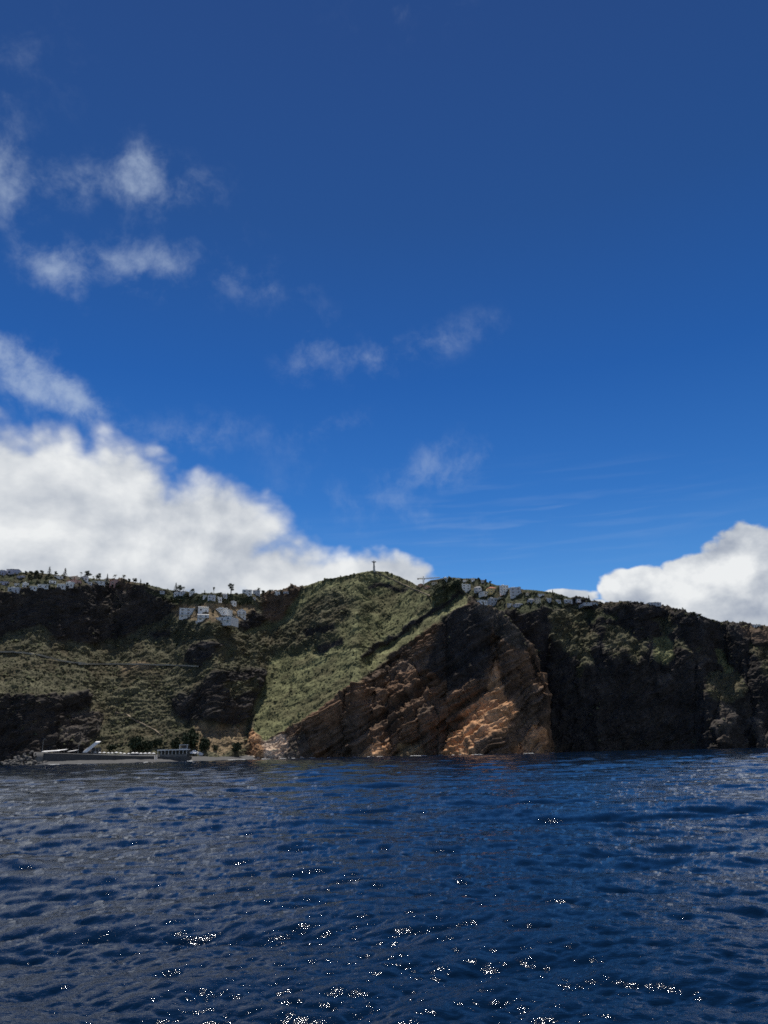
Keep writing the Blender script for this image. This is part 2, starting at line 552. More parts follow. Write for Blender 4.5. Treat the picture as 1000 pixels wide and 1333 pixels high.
def np_mesh(name, V, F, mat, smooth=True, color=None):
    V = np.ascontiguousarray(V, np.float32).reshape(-1, 3); F = np.ascontiguousarray(F, np.int32)
    me = bpy.data.meshes.new(name)
    k = F.shape[1]
    me.vertices.add(len(V)); me.vertices.foreach_set('co', V.ravel())
    me.loops.add(F.size); me.loops.foreach_set('vertex_index', F.ravel())
    me.polygons.add(len(F)); me.polygons.foreach_set('loop_start', np.arange(0, F.size, k, dtype=np.int32))
    me.polygons.foreach_set('use_smooth', np.full(len(F), smooth, bool))
    if color is not None:
        ca = me.color_attributes.new('albedo', 'FLOAT_COLOR', 'POINT')
        c4 = np.ones((len(V), 4), np.float32); c4[:, :3] = color.reshape(-1, 3)
        ca.data.foreach_set('color', c4.ravel())
    me.materials.append(MATS[mat])
    me.update(calc_edges=True)
    return link(name, me)


def grid_faces(nv, nu):
    i = np.arange((nv - 1) * nu).reshape(nv - 1, nu)[:, :-1].ravel()
    return np.stack([i, i + 1, i + nu + 1, i + nu], 1)


# ------------------------------------------------------------------ the land
TYPE = {  # albedo, plant cover
    'veg': ((0.140, 0.142, 0.070), 0.55),
    'scrub': ((0.090, 0.085, 0.053), 0.75),
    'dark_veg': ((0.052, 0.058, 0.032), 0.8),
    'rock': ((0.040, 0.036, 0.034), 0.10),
    'grey_rock': ((0.070, 0.062, 0.055), 0.18),
    'rust': ((0.112, 0.080, 0.058), 0.05),
    'orange': ((0.36, 0.215, 0.120), 0.0),
    'pale': ((0.42, 0.34, 0.27), 0.0),
    'earth': ((0.20, 0.150, 0.090), 0.25),
}


def spline(xs, pts):
    p = np.asarray(pts, float)
    return np.interp(xs, p[:, 0], p[:, 1])


def gblur(a, s, axis):
    r = int(3 * s + 1); k = np.exp(-0.5 * (np.arange(-r, r + 1) / s) ** 2); k /= k.sum()
    pad = [(0, 0)] * a.ndim; pad[axis] = (r, r)
    b = np.pad(a, pad, mode='edge')
    out = np.zeros_like(a)
    n = a.shape[axis]
    for i, w in enumerate(k):
        sl = [slice(None)] * a.ndim; sl[axis] = slice(i, i + n)
        out += w * b[tuple(sl)]
    return out


BETA = R(33)


def make_land(xs, sky_pts, toe_pts, regions, nv, default, seed, rim=0.0, warp=5.0, ledge=0.75, lowblur=9.0):
    nu = len(xs)
    Y0 = spline(xs, toe_pts)
    d0 = ray(xs, np.zeros(nu)); d1 = ray(xs, np.ones(nu)); k = d1 - d0
    yt = -((EYE + 4.0) * d0[:, 1] + Y0 * d0[:, 2]) / ((EYE + 4.0) * k[:, 1] + Y0 * k[:, 2])
    ys = np.minimum(spline(xs, sky_pts), yt - 1.0)
    v = np.linspace(0, 1, nv)[:, None]
    X = np.broadcast_to(xs, (nv, nu)); Yp = yt + (ys - yt) * v
    w1 = fbm(X / 20, Yp / 20, seed + 0.5 + 0 * X, 4); w2 = fbm(X / 22, Yp / 22, seed + 7.5 + 0 * X, 3)
    wx = X + warp * w1; wy = Yp + 0.8 * warp * w2
    tcol, tcov = TYPE[default[1]]
    G = np.full((nv, nu), default[0]); ROUGH = np.full((nv, nu), default[2]); STR = np.full((nv, nu), default[3]); TER = np.zeros((nv, nu))
    Cc = np.empty((nv, nu, 3)); Cc[:] = tcol; COV = np.full((nv, nu), tcov)
    for rg in regions:
        poly, g, ty, ro, st = rg[:5]
        soft = rg[5] if len(rg) > 5 else 3.0
        te = rg[6] if len(rg) > 6 else 0.0
        pa = np.asarray(poly, float)
        bb = (wx > pa[:, 0].min() - 8) & (wx < pa[:, 0].max() + 8) & (wy > pa[:, 1].min() - 8) & (wy < pa[:, 1].max() + 8)
        if not bb.any(): continue
        a = sst(poly_sd(wx[bb], wy[bb], poly), -soft, soft)
        G[bb] += (g - G[bb]) * a; ROUGH[bb] += (ro - ROUGH[bb]) * a; STR[bb] += (st - STR[bb]) * a
        TER[bb] += (te - TER[bb]) * a
        c, cov = TYPE[ty]
        Cc[bb] += (np.array(c) - Cc[bb]) * a[:, None]; COV[bb] += (cov - COV[bb]) * a
    if rim:
        a = sst(Yp - ys, rim, rim * 0.4); G += (np.maximum(G, 1.2) - G) * a
        COV += (np.maximum(COV, .8) - COV) * a
    gm = np.exp(ledge * fbm(X / 17, Yp / 9, seed + 3.3 + 0 * X, 4))
    dy = (yt - ys) / (nv - 1)
    dym = float(np.median(dy)); dxm = float(np.median(np.diff(xs)))
    base = np.cumsum(G * dy, 0)
    wob = np.cumsum(np.clip(G * gm, 0.03, 6.0) * dy, 0) - base
    wob = wob - gblur(wob, 9 / dym, 0)             # benches and steps, but no drift from column to column
    low = gblur(base, 22 / dym, 0)
    Yd = Y0 + gblur(low, lowblur / dxm, 1) + gblur(base - low + wob, 1.5, 1)
    Yd = Yd - (Yd[0] - Y0) * np.exp(-np.arange(nv) * dym / 25)[:, None]
    P = at(X, Yp, Yd)
    # rough relief along the surface normal
    Q = gblur(gblur(P, 3.0, 0), 3.0, 1)
    du = np.gradient(Q, axis=1); dv = np.gradient(Q, axis=0)
    n = np.cross(du, dv); n /= np.linalg.norm(n, axis=2, keepdims=True) + 1e-9
    x, y, z = P[..., 0], P[..., 1], P[..., 2]
    x = x + 6 * perlin(x / 30, y / 30, z / 30); z_ = z + 5 * perlin(x / 33 + 9, y / 33, z / 33)
    but = ridged(x / 46 + seed, y / 60, z_ / 130, 4, 0.52)
    crag = 0.6 * fbm(x / 15, y / 15 + seed, z_ / 11, 6, 0.66) + 0.55 * ridged(x / 13, y / 13 + seed, z_ / 8, 4, 0.6)
    b = z * math.cos(BETA) - P[..., 0] * math.sin(BETA) + 2.0 * perlin(x / 45, y / 45, z / 45 + 3)
    lay = perlin(b / 7.5, 0 * b + seed, x / 90) + 0.7 * perlin(b / 3.1, 0 * b + 5.2, x / 50) + 0.35 * perlin(b / 1.4, 0 * b + 8.2, x / 30)
    lay = np.sign(lay) * np.abs(lay) ** 0.7
    def step(t, sd):
        i = np.floor(t).astype(np.int32); f = t - i
        h0 = _perm[(_perm[i & 255] + sd) & 255] / 127.5 - 1; h1 = _perm[(_perm[(i + 1) & 255] + sd) & 255] / 127.5 - 1
        return h0 + (h1 - h0) * sst(f, 0.75, 1.0)
    beds = step(b / 8.0, 3) + 0.6 * step(b / 3.4 + 0.6 * perlin(x / 50, y / 50, z / 50), 40) + 0.3 * step(b / 1.7 + 0.8 * perlin(x / 30, y / 30, z / 30), 90)
    gate = 0.35 + 0.65 * sst(fbm(x / 30, y / 30, z / 30 + 40, 2), -0.5, 0.4)
    joint = ridged(x / 9 + z / 40, y / 14, z / 60 + 2, 3, 0.5)
    al = x * math.cos(BETA) + z * math.sin(BETA)
    blk = 1.5 * cells(al / 15, y / 12, b / 5.5, 3) + 0.9 * cells(al / 7, y / 6, b / 2.6, 9) + 0.45 * cells(al / 3.2, y / 3, b / 1.4, 21)
    blk2 = 1.6 * cells(al / 26, y / 16, b / 5.0, 33) + 1.0 * cells(al / 11, y / 7, b / 2.2, 39)
    hz = perlin(x / 60, y / 60, z / 5.0) + 0.6 * perlin(x / 40, y / 40, z / 2.4)
    soft = fbm(x / 24, y / 24, z / 24 + 60, 5, 0.55)
    disp = ROUGH * (4.5 * (but - 0.3) + 1.5 * crag + 1.5 * blk * (1 - 0.8 * np.clip(STR, 0, 1))) + STR * (0.5 * blk2 + 2.3 * beds * gate) + STR * (1.0 * lay * gate + 1.3 * (joint - 0.4)) + (0.65 + 0.6 * np.clip(1.2 - COV, 0, 1)) * soft + TER * 1.7 * np.abs(hz) * 1.3
    disp *= sst(np.broadcast_to(v, disp.shape), -0.03, 0.03)
    P2 = P + n * disp[..., None]
    # the bed of every ledge keeps its own colour
    tint = 1 + 0.38 * np.clip(0.4 * lay + 0.7 * beds, -1, 1) * np.clip(STR, 0, 1)
    hue = sst(fbm(x / 55, y / 55, z / 35 + 80, 4), -0.35, 0.5) * np.clip(STR, 0, 1.2)
    Cc = Cc * tint[..., None] * (1 + hue[..., None] * np.array([0.28, 0.13, 0.0]))
    patch = fbm(x / 20, y / 20, z / 20 + 21, 4)
    Cc *= (1 + 0.35 * np.clip(patch, -1, 1))[..., None]
    br = sst(fbm(x / 38, y / 38, z / 38 + 33, 4), -0.02, 0.55) * np.clip(COV, 0, 1)
    Cc += (np.array([0.085, 0.066, 0.040]) - Cc) * (0.65 * br)[..., None]
    # the land goes on behind the skyline
    back = []
    for dY, dz in ((6, 0.8), (25, 3), (90, 8), (350, 16), (900, 30)):
        q = P2[-1].copy(); s = 1 + dY / q[:, 1]
        q[:, 0] *= s; q[:, 1] *= s; q[:, 2] -= dz * np.clip((q[:, 2] + 4) / 60, 0, 1)
        back.append(q)
    P3 = np.concatenate([P2, np.array(back)], 0)
    C3 = np.concatenate([Cc, np.repeat(Cc[-1:], len(back), 0)], 0)
    return P3, np.clip(C3, 0.01, 0.6), COV, nv


def xcols(a, b, n):
    lo, hi = max(a, -12), min(b, 1012)
    x = np.linspace(lo, hi, n)
    if a < lo: x = np.concatenate([np.linspace(a, lo, 50)[:-1], x])
    if b > hi: x = np.concatenate([x, np.linspace(hi, b, 50)[1:]])
    return x


SKY_A = [(-260, 738), (-60, 742), (0, 745), (40, 746), (80, 750), (120, 754), (150, 756), (180, 760), (220, 768), (260, 773), (300, 773), (340, 774), (362, 772), (385, 767),
         (400, 763), (415, 758), (440, 752), (462, 747), (485, 744), (505, 746), (520, 751), (535, 758), (552, 768), (563, 773), (570, 766), (577, 758), (586, 755), (596, 758),
         (603, 768), (612, 776), (622, 785), (640, 796), (655, 803), (668, 816), (684, 834), (697, 852), (705, 882), (710, 930), (714, 970), (722, 984), (745, 990)]
TOE_A = [(-260, 640), (0, 655), (45, 665), (120, 700), (200, 706), (280, 715), (305, 735), (322, 765), (450, 778), (466, 760), (492, 756), (506, 774), (520, 770), (535, 758), (552, 762), (568, 772), (582, 768), (598, 735), (615, 708), (645, 704), (662, 725), (674, 742), (690, 736), (706, 758), (712, 785), (745, 800)]
REG_A = [
    # left town and its cliff
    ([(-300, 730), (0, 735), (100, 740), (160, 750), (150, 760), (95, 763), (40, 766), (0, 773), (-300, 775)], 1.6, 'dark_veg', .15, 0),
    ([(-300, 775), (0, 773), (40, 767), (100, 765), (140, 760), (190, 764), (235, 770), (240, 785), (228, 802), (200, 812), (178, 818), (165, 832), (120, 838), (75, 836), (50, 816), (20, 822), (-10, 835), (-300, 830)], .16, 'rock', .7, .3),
    ([(122, 795), (138, 776), (165, 768), (172, 785), (155, 800), (145, 815), (136, 803)], .45, 'grey_rock', 1.3, .5),
    ([(140, 752), (175, 758), (170, 772), (145, 770)], .5, 'rust', .6, .3),
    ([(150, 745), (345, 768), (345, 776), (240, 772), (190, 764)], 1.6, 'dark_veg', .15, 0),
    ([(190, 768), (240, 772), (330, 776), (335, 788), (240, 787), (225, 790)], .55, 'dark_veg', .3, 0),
    ([(226, 797), (240, 787), (332, 788), (330, 802), (305, 812), (240, 808)], 1.1, 'earth', .15, 0),
    ([(195, 816), (240, 808), (305, 813), (300, 826), (285, 838), (265, 835), (230, 830)], .5, 'scrub', .5, 0),
    ([(248, 845), (288, 836), (280, 862), (262, 868), (242, 860)], .25, 'rock', .7, 0),
    ([(198, 822), (225, 818), (225, 828), (202, 832)], .25, 'rock', .6, 0),
    ([(155, 868), (185, 863), (200, 870), (180, 880), (160, 878)], .8, 'earth', .3, 0),
    # terraces above the beach
    ([(112, 880), (215, 876), (232, 900), (222, 935), (235, 945), (180, 955), (110, 925)], .85, 'scrub', .4, 0, 5, 1.0),
    # lower left sea cliff
    ([(-300, 880), (-20, 900), (0, 908), (20, 905), (50, 902), (80, 906), (105, 902), (113, 914), (108, 925), (88, 932), (73, 946), (84, 966), (110, 976), (130, 990), (-300, 1015)], .18, 'rock', 1.1, .5, 4),
    ([(25, 893), (70, 887), (108, 893), (105, 902), (50, 902), (15, 906)], 1.2, 'scrub', .3, 0),
    ([(0, 840), (60, 818), (70, 838), (120, 842), (120, 850), (0, 850)], .8, 'scrub', .5, 0),
    ([(74, 946), (90, 930), (112, 925), (135, 932), (130, 955), (110, 975), (84, 966)], .62, 'grey_rock', 1.0, .3),
    # dark hollow left of the headland
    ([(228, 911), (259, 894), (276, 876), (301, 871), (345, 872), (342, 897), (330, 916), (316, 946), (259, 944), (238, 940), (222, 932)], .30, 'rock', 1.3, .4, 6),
    ([(285, 893), (325, 885), (335, 900), (300, 912)], .6, 'scrub', 1.0, 0),
    ([(250, 945), (320, 948), (318, 975), (290, 982), (250, 975)], .9, 'earth', .3, 0),
    # brown crag behind the green slope
    ([(337, 782), (345, 772), (380, 767), (400, 766), (388, 790), (378, 800), (360, 812), (338, 810)], .30, 'rust', 1.1, .5),
    ([(305, 815), (325, 795), (340, 800), (340, 815), (318, 826)], .18, 'rock', .8, 0),
    # the green headland
    ([(400, 763), (440, 750), (485, 740), (520, 748), (563, 772), (590, 770), (614, 776), (602, 792), (560, 815), (520, 842), (480, 874), (440, 907), (400, 937), (360, 957), (336, 969), (331, 950), (330, 915), (342, 895), (346, 870), (330, 862), (300, 862), (292, 850), (322, 817), (365, 812)], 1.0, 'veg', .20, 0),
    ([(432, 770), (462, 780), (452, 800), (432, 815), (400, 822), (380, 812), (395, 790)], .85, 'scrub', .6, 0, 8),
    ([(380, 812), (420, 800), (440, 822), (425, 838), (385, 850), (352, 855), (330, 835)], .95, 'scrub', .8, 0, 8),
    ([(300, 830), (345, 818), (360, 850), (345, 870), (300, 862)], .95, 'scrub', .7, 0, 6),
    ([(398, 818), (435, 812), (432, 822), (400, 832)], .22, 'rock', .5, 0),
    ([(412, 842), (445, 832), (446, 838), (414, 850)], .25, 'rock', .3, 0, 2),
    ([(468, 852), (490, 838), (520, 823), (548, 803), (575, 787), (600, 771), (606, 775), (580, 792), (550, 811), (525, 827), (495, 844), (472, 855)], .12, 'rock', .4, .4, 2.0),
    ([(482, 860), (520, 832), (560, 804), (598, 779), (612, 778), (606, 794), (560, 822), (520, 848), (484, 876)], 1.9, 'veg', .15, 0, 2.0),
    ([(480, 760), (505, 759), (530, 765), (528, 769), (500, 765), (480, 765)], .3, 'rock', .2, 0, 2),
    ([(566, 775), (570, 760), (586, 752), (600, 758), (606, 770), (585, 776), (572, 790)], .3, 'dark_veg', .8, .2),
    # its sea cliff of tilted beds
    ([(318, 980), (334, 970), (360, 957), (400, 937), (440, 907), (480, 877), (520, 846), (560, 819), (600, 796), (613, 784), (622, 784), (645, 797), (700, 830), (750, 1000), (300, 1005)], .13, 'rust', .5, 1.7, 2.0),
    ([(613, 778), (640, 793), (672, 812), (690, 840), (680, 850), (650, 830), (622, 805)], .32, 'grey_rock', .7, .5),
    ([(470, 935), (478, 902), (510, 872), (535, 857), (548, 880), (560, 890), (562, 935), (545, 920), (520, 945), (474, 972)], .85, 'rust', .9, 1.9),
    ([(578, 990), (592, 952), (605, 927), (640, 900), (662, 908), (666, 935), (650, 957), (625, 967), (612, 990)], .85, 'orange', .25, 2.1),
    ([(634, 902), (636, 868), (646, 850), (654, 870), (652, 905)], 1.0, 'orange', .8, 1.4),
    ([(668, 850), (680, 845), (700, 880), (704, 915), (690, 905)], .8, 'rust', .9, 1.2),
    ([(652, 990), (672, 968), (690, 945), (710, 950), (704, 990)], 1.2, 'orange', .8, 1.4),
    ([(462, 990), (478, 972), (500, 970), (505, 990)], .6, 'orange', .8, 1.0),
    ([(512, 990), (525, 970), (548, 970), (560, 990)], .6, 'earth', .8, 1.0),
    ([(336, 995), (338, 966), (372, 957), (380, 990)], .5, 'pale', 1.1, .8),
    ([(372, 990), (378, 962), (400, 955), (412, 990)], .42, 'grey_rock', 1.1, 1.0),
    ([(312, 995), (318, 975), (330, 950), (342, 960), (340, 995)], .55, 'orange', 1.2, .6),
    ([(575, 805), (618, 788), (640, 830), (630, 880), (590, 900), (560, 870)], .22, 'rock', .5, .7),
]
SKY_B = [(520, 775), (545, 764), (560, 757), (575, 753), (600, 753), (622, 754), (640, 760), (665, 766), (690, 768), (720, 772), (745, 779), (770, 784), (800, 785), (820, 784),
         (850, 788), (870, 790), (885, 797), (905, 802), (930, 809), (950, 814), (970, 814), (1000, 816), (1080, 822), (1250, 835)]
TOE_B = [(520, 930), (660, 900), (720, 862), (800, 850), (860, 846), (905, 846), (926, 822), (940, 812), (952, 816), (966, 832), (976, 838), (988, 828), (1012, 828), (1040, 838), (1250, 880)]
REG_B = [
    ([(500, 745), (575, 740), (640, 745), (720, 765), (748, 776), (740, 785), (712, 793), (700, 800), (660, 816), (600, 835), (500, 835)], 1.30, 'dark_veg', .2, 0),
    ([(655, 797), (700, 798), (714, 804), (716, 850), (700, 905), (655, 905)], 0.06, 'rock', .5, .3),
    ([(712, 797), (740, 786), (762, 800), (776, 832), (772, 860), (755, 882), (744, 862), (730, 842), (714, 830)], 0.99, 'scrub', 1.0, 0),
    ([(780, 818), (800, 815), (822, 820), (824, 836), (785, 836)], 1.12, 'scrub', .7, 0),
    ([(790, 837), (815, 835), (842, 839), (840, 850), (826, 866), (812, 858), (795, 850)], 1.04, 'scrub', .7, 0),
    ([(850, 804), (872, 801), (876, 820), (866, 832), (858, 828)], 0.80, 'scrub', .7, 0),
    ([(842, 833), (868, 828), (878, 842), (872, 862), (856, 860)], 1.28, 'veg', .7, 0),
    ([(874, 834), (890, 834), (904, 844), (900, 848), (876, 840)], 1.28, 'scrub', .6, 0, 2),
    ([(852, 876), (876, 876), (878, 884), (862, 894)], 1.12, 'grey_rock', .7, .4, 2),
    ([(908, 852), (914, 852), (920, 864), (912, 866)], 0.96, 'grey_rock', .7, .4, 2),
    ([(931, 850), (942, 845), (949, 858), (948, 878), (934, 874)], 1.20, 'veg', .6, 0, 2),
    ([(918, 884), (936, 876), (962, 876), (972, 888), (966, 898), (930, 900)], 1.52, 'scrub', .6, 0, 2),
    ([(920, 900), (968, 898), (958, 912), (932, 914)], 0.56, 'scrub', .8, 0, 2),
    ([(928, 950), (934, 920), (950, 914), (960, 925), (956, 945), (948, 970), (936, 966)], .9, 'grey_rock', .9, .8, 2),
    ([(966, 918), (976, 916), (990, 945), (984, 950), (970, 938)], 0.88, 'grey_rock', .7, .4, 2),
    ([(980, 950), (992, 945), (1010, 960), (1010, 975), (992, 968)], 0.80, 'grey_rock', .7, .5, 2),
    ([(964, 815), (1020, 815), (1020, 832), (970, 834)], 0.67, 'rust', .4, .4),
    ([(976, 842), (1100, 838), (1100, 890), (994, 880)], 0.96, 'scrub', .7, 0),
    ([(760, 800), (800, 796), (800, 806), (765, 808)], 0.80, 'dark_veg', .6, 0),
]

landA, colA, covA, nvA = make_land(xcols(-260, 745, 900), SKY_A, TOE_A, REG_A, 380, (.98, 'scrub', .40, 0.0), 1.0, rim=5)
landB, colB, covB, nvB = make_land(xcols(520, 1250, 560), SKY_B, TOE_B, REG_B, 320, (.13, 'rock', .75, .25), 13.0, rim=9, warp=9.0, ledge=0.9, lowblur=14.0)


def put_land(name, P, C, c0, c1, label):
    p = P[:, c0:c1]; c = C[:, c0:c1]
    o = np_mesh(name, p, grid_faces(p.shape[0], p.shape[1]), 'land', True, c)
    return prop(o, label, None, None, 'structure')


xa = xcols(-260, 745, 900)
cut = int(np.searchsorted(xa, 336))
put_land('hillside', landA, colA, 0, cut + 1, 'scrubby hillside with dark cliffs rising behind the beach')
put_land('headland', landA, colA, cut, landA.shape[1], 'green headland ending in a sea cliff of tilted rust brown rock')
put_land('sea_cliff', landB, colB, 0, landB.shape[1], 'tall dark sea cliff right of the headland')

# depth map of the finished land, to stand things on it
ZW, ZH = 1040, 1040
_pts = np.concatenate([landA[:nvA].reshape(-1, 3), landB[:nvB].reshape(-1, 3)])
_cov = np.concatenate([covA.ravel(), covB.ravel()])
_colr = np.concatenate([colA[:nvA].reshape(-1, 3), colB[:nvB].reshape(-1, 3)])
_px, _py = pix(_pts)
_ix = np.round(_px).astype(int) + 20; _iy = np.round(_py).astype(int)
ok = (_ix >= 0) & (_ix < ZW) & (_iy >= 0) & (_iy < ZH)
_id = np.nonzero(ok)[0]
order = np.argsort(-_pts[_id, 1])
_id = _id[order]
ZB = np.full((ZH, ZW), -1, np.int64)
ZB[_iy[_id], _ix[_id]] = _id


def ground(x, y):
    """land point seen at (or first below) pixel x, y"""
    x = int(round(x)) + 20; y = int(round(y))
    for k in range(0, 40):
        for dx in (0, 1, -1):
            if 0 <= x + dx < ZW and y + k < ZH:
                i = ZB[y + k, x + dx]
                if i >= 0: return _pts[i]
    return np.array(at(x - 20, y, 900.0))


# ------------------------------------------------------------------ the sea
def ocean_tile(n, L, V, wdir, lo, hi, seed, spread=2, slope=4.0):
    rg = np.random.default_rng(seed)
    k1 = 2 * np.pi * np.fft.fftfreq(n, L / n)
    kx, ky = np.meshgrid(k1, k1)
    k = np.hypot(kx, ky); k[0, 0] = 1
    Lw = V * V / 9.81
    c = (kx * math.cos(wdir) + ky * math.sin(wdir)) / k
    P = np.exp(-1 / (k * Lw) ** 2) / k ** slope * np.abs(c) ** spread * np.where(c < 0, 0.25, 1)
    P *= sst(k, 2 * np.pi / lo * 0.8, 2 * np.pi / lo * 1.2) * (1 - sst(k, 2 * np.pi / hi * 0.8, 2 * np.pi / hi * 1.2))
    P[0, 0] = 0
    h = (rg.normal(size=(n, n)) + 1j * rg.normal(size=(n, n))) * np.sqrt(P)
    H = np.fft.ifft2(h); sc = 1 / (H.real.std() + 1e-12)
    return np.stack([np.fft.ifft2(-1j * kx / k * h).real, np.fft.ifft2(-1j * ky / k * h).real, H.real], -1) * sc


def tile_at(T, L, x, y):
    n = T.shape[0]
    u = (x / L * n) % n; v = (y / L * n) % n
    i = np.floor(u).astype(int); j = np.floor(v).astype(int); fu = (u - i)[..., None]; fv = (v - j)[..., None]
    i %= n; j %= n; i1 = (i + 1) % n; j1 = (j + 1) % n
    return (T[j, i] * (1 - fu) * (1 - fv) + T[j, i1] * fu * (1 - fv) + T[j1, i] * (1 - fu) * fv + T[j1, i1] * fu * fv)


def make_sea():
    wd = R(271)
    T1 = ocean_tile(512, 131.0, 5.2, wd, 60, 1.6, 1, 4)
    T2 = ocean_tile(512, 23.7, 4.0, R(272), 2.6, 0.14, 2, 2.5, 3.3)
    T3 = ocean_tile(256, 410.0, 8.0, R(250), 120, 14, 3)
    ang = np.concatenate([np.linspace(-180, -36, 24)[:-1], np.linspace(-36, 36, 690), np.linspace(36, 180, 24)[1:]])
    rr = [2.0, 4.0, 6.0]
    r = 7.0
    while r < 900:
        rr.append(r)
        r += max(0.035, min(r * r / 4.0 / 970 * 0.80, 0.0054 * r + 0.02))
    rr += list(np.geomspace(950, 40000, 24))
    rr = np.array(rr)
    A, RR = np.meshgrid(np.radians(ang), rr)
    x = RR * np.sin(A); y = RR * np.cos(A)
    fade1 = sst(RR, 4000, 1200)[..., None]
    fade2 = sst(RR, 420, 60)[..., None] * 0.75 + 0.25 * sst(RR, 1500, 500)[..., None]
    D = tile_at(T1, 131.0, x, y) * 0.160 * fade1 * np.array([1.15, 1.15, 1]) + tile_at(T3, 410.0, x, y) * 0.10 * fade1 * np.array([.8, .8, 1])
    # gusts: rougher and calmer patches
    gust = (0.75 + 0.5 * sst(fbm(x / 60, y / 90, 0 * x, 3), -0.6, 0.6))[..., None]
    D = D + tile_at(T2, 23.7, x, y) * 0.029 * fade2 * gust * np.array([1.2, 1.2, 1])
    P = np.stack([x, y, 0 * x], -1) + D
    F = grid_faces(P.shape[0], P.shape[1])
    o = np_mesh('sea', P, F, 'sea_water', True)
    prop(o, 'deep blue choppy sea with small wind waves', None, None, 'structure')
    return len(F)


NSEA = make_sea()

# ------------------------------------------------------------------ scrub (nobody could count it)
def make_scrub():
    n_all = len(_pts)
    # visible land points only, weighted by plant cover
    ids = ZB[ZB >= 0].ravel()
    cov = _cov[ids]
    w = np.clip(cov, 0, 1) ** 1.5
    N = 30000
    pick = ids[RNG.choice(len(ids), N, p=w / w.sum())]
    P = _pts[pick] + RNG.normal(0, 0.6, (N, 3)) * np.array([1, 1, 0.15])
    size = 0.35 + 0.55 * RNG.random(N) ** 2.2 + 1.2 * (RNG.random(N) > 0.97)
    base = np.array([(1, 0, 0), (0.31, 0.95, 0), (-0.81, 0.59, 0), (-0.81, -0.59, 0), (0.31, -0.95, 0), (0, 0, 1), (0, 0, -.6)])
    tri = np.array([(0, 1, 5), (1, 2, 5), (2, 3, 5), (3, 4, 5), (4, 0, 5)])
    k = 6
    B = np.repeat(base[None, :k], N, 0)
    B = B * (1 + RNG.normal(0, 0.28, (N, k, 1)))
    B[:, :5, 2] += RNG.uniform(-0.25, 0.25, (N, 5))
    B[:, :, 2] *= RNG.uniform(0.7, 1.25, (N, 1))
    th = RNG.uniform(0, 2 * np.pi, N); c, s = np.cos(th), np.sin(th)
    B = np.stack([B[..., 0] * c[:, None] - B[..., 1] * s[:, None], B[..., 0] * s[:, None] + B[..., 1] * c[:, None], B[..., 2]], -1)
    V = P[:, None] + B * size[:, None, None]
    F = (np.arange(N)[:, None, None] * k + tri[None]).reshape(-1, 3)
    lc = _colr[pick]
    g = np.array([0.112, 0.122, 0.056]) * (0.6 + 0.9 * RNG.random((N, 1)))
    dry = np.array([0.125, 0.110, 0.062]) * (0.6 + 0.7 * RNG.random((N, 1)))
    m = (RNG.random((N, 1)) < 0.16)
    col = 0.45 * lc + 0.55 * np.where(m, dry, g)
    C = np.repeat(col[:, None], k, 1)
    o = np_mesh('scrub', V.reshape(-1, 3), F, 'scrub_leaf', False, C)
    prop(o, 'low green and dry brown scrub covering the slopes and ledges', None, None, 'stuff')


make_scrub()

# ------------------------------------------------------------------ roads, path, beach, foam
def ribbon(name, pts, width, mat, label, lift=0.35, n=90):
    pts = np.asarray(pts, float)
    t = np.concatenate([[0], np.cumsum(np.hypot(*np.diff(pts, axis=0).T))])
    tt = np.linspace(0, t[-1], n)
    xs = np.interp(tt, t, pts[:, 0]); ys = np.interp(tt, t, pts[:, 1])
    g = np.array([ground(a, b) for a, b in zip(xs, ys)])
    for _ in range(2):
        g[1:-1] = 0.5 * g[1:-1] + 0.25 * (g[:-2] + g[2:])
    g = gblur(g, 1.5, 0)
    tg = np.gradient(g, axis=0); tg[:, 2] = 0
    tg /= np.linalg.norm(tg, axis=1, keepdims=True) + 1e-9
    side = np.stack([tg[:, 1], -tg[:, 0], 0 * tg[:, 0]], 1)
    up = np.array([0, 0, 1.0])
    m = MB()
    rows = []
    for i in range(n):
        w = width * (0.9 + 0.2 * random.random())
        a = g[i] + side[i] * w * 0.5 + up * lift; b = g[i] - side[i] * w * 0.5 + up * lift
        rows.append([a, b, b - up * 1.5, a - up * 1.5])
    vs = [p for r in rows for p in r]; fs = []
    for i in range(n - 1):
        for k in range(4):
            fs.append((i * 4 + k, i * 4 + (k + 1) % 4, (i + 1) * 4 + (k + 1) % 4, (i + 1) * 4 + k))
    m.add(vs, fs)
    o = m.obj(name, mat)
    return prop(o, label, None, None, 'structure')


ribbon('road', [(-8, 848), (15, 848), (40, 850), (62, 855), (85, 861), (110, 863)], 4.5, 'pale_wall', 'pale road cut across the left hillside')
ribbon('road', [(100, 864), (140, 864), (170, 864), (215, 865), (262, 867)], 4.5, 'pale_wall', 'pale road continuing level above the terraces')
ribbon('footpath', [(488, 745), (500, 749), (512, 754), (522, 759), (535, 765), (548, 770), (560, 775)], 1.6, 'dirt', 'pale path running down the right shoulder of the summit')
ribbon('footpath', [(150, 927), (165, 930), (178, 938), (190, 944), (202, 950), (212, 958)], 2.0, 'dirt', 'thin dirt path zigzagging down to the beach')


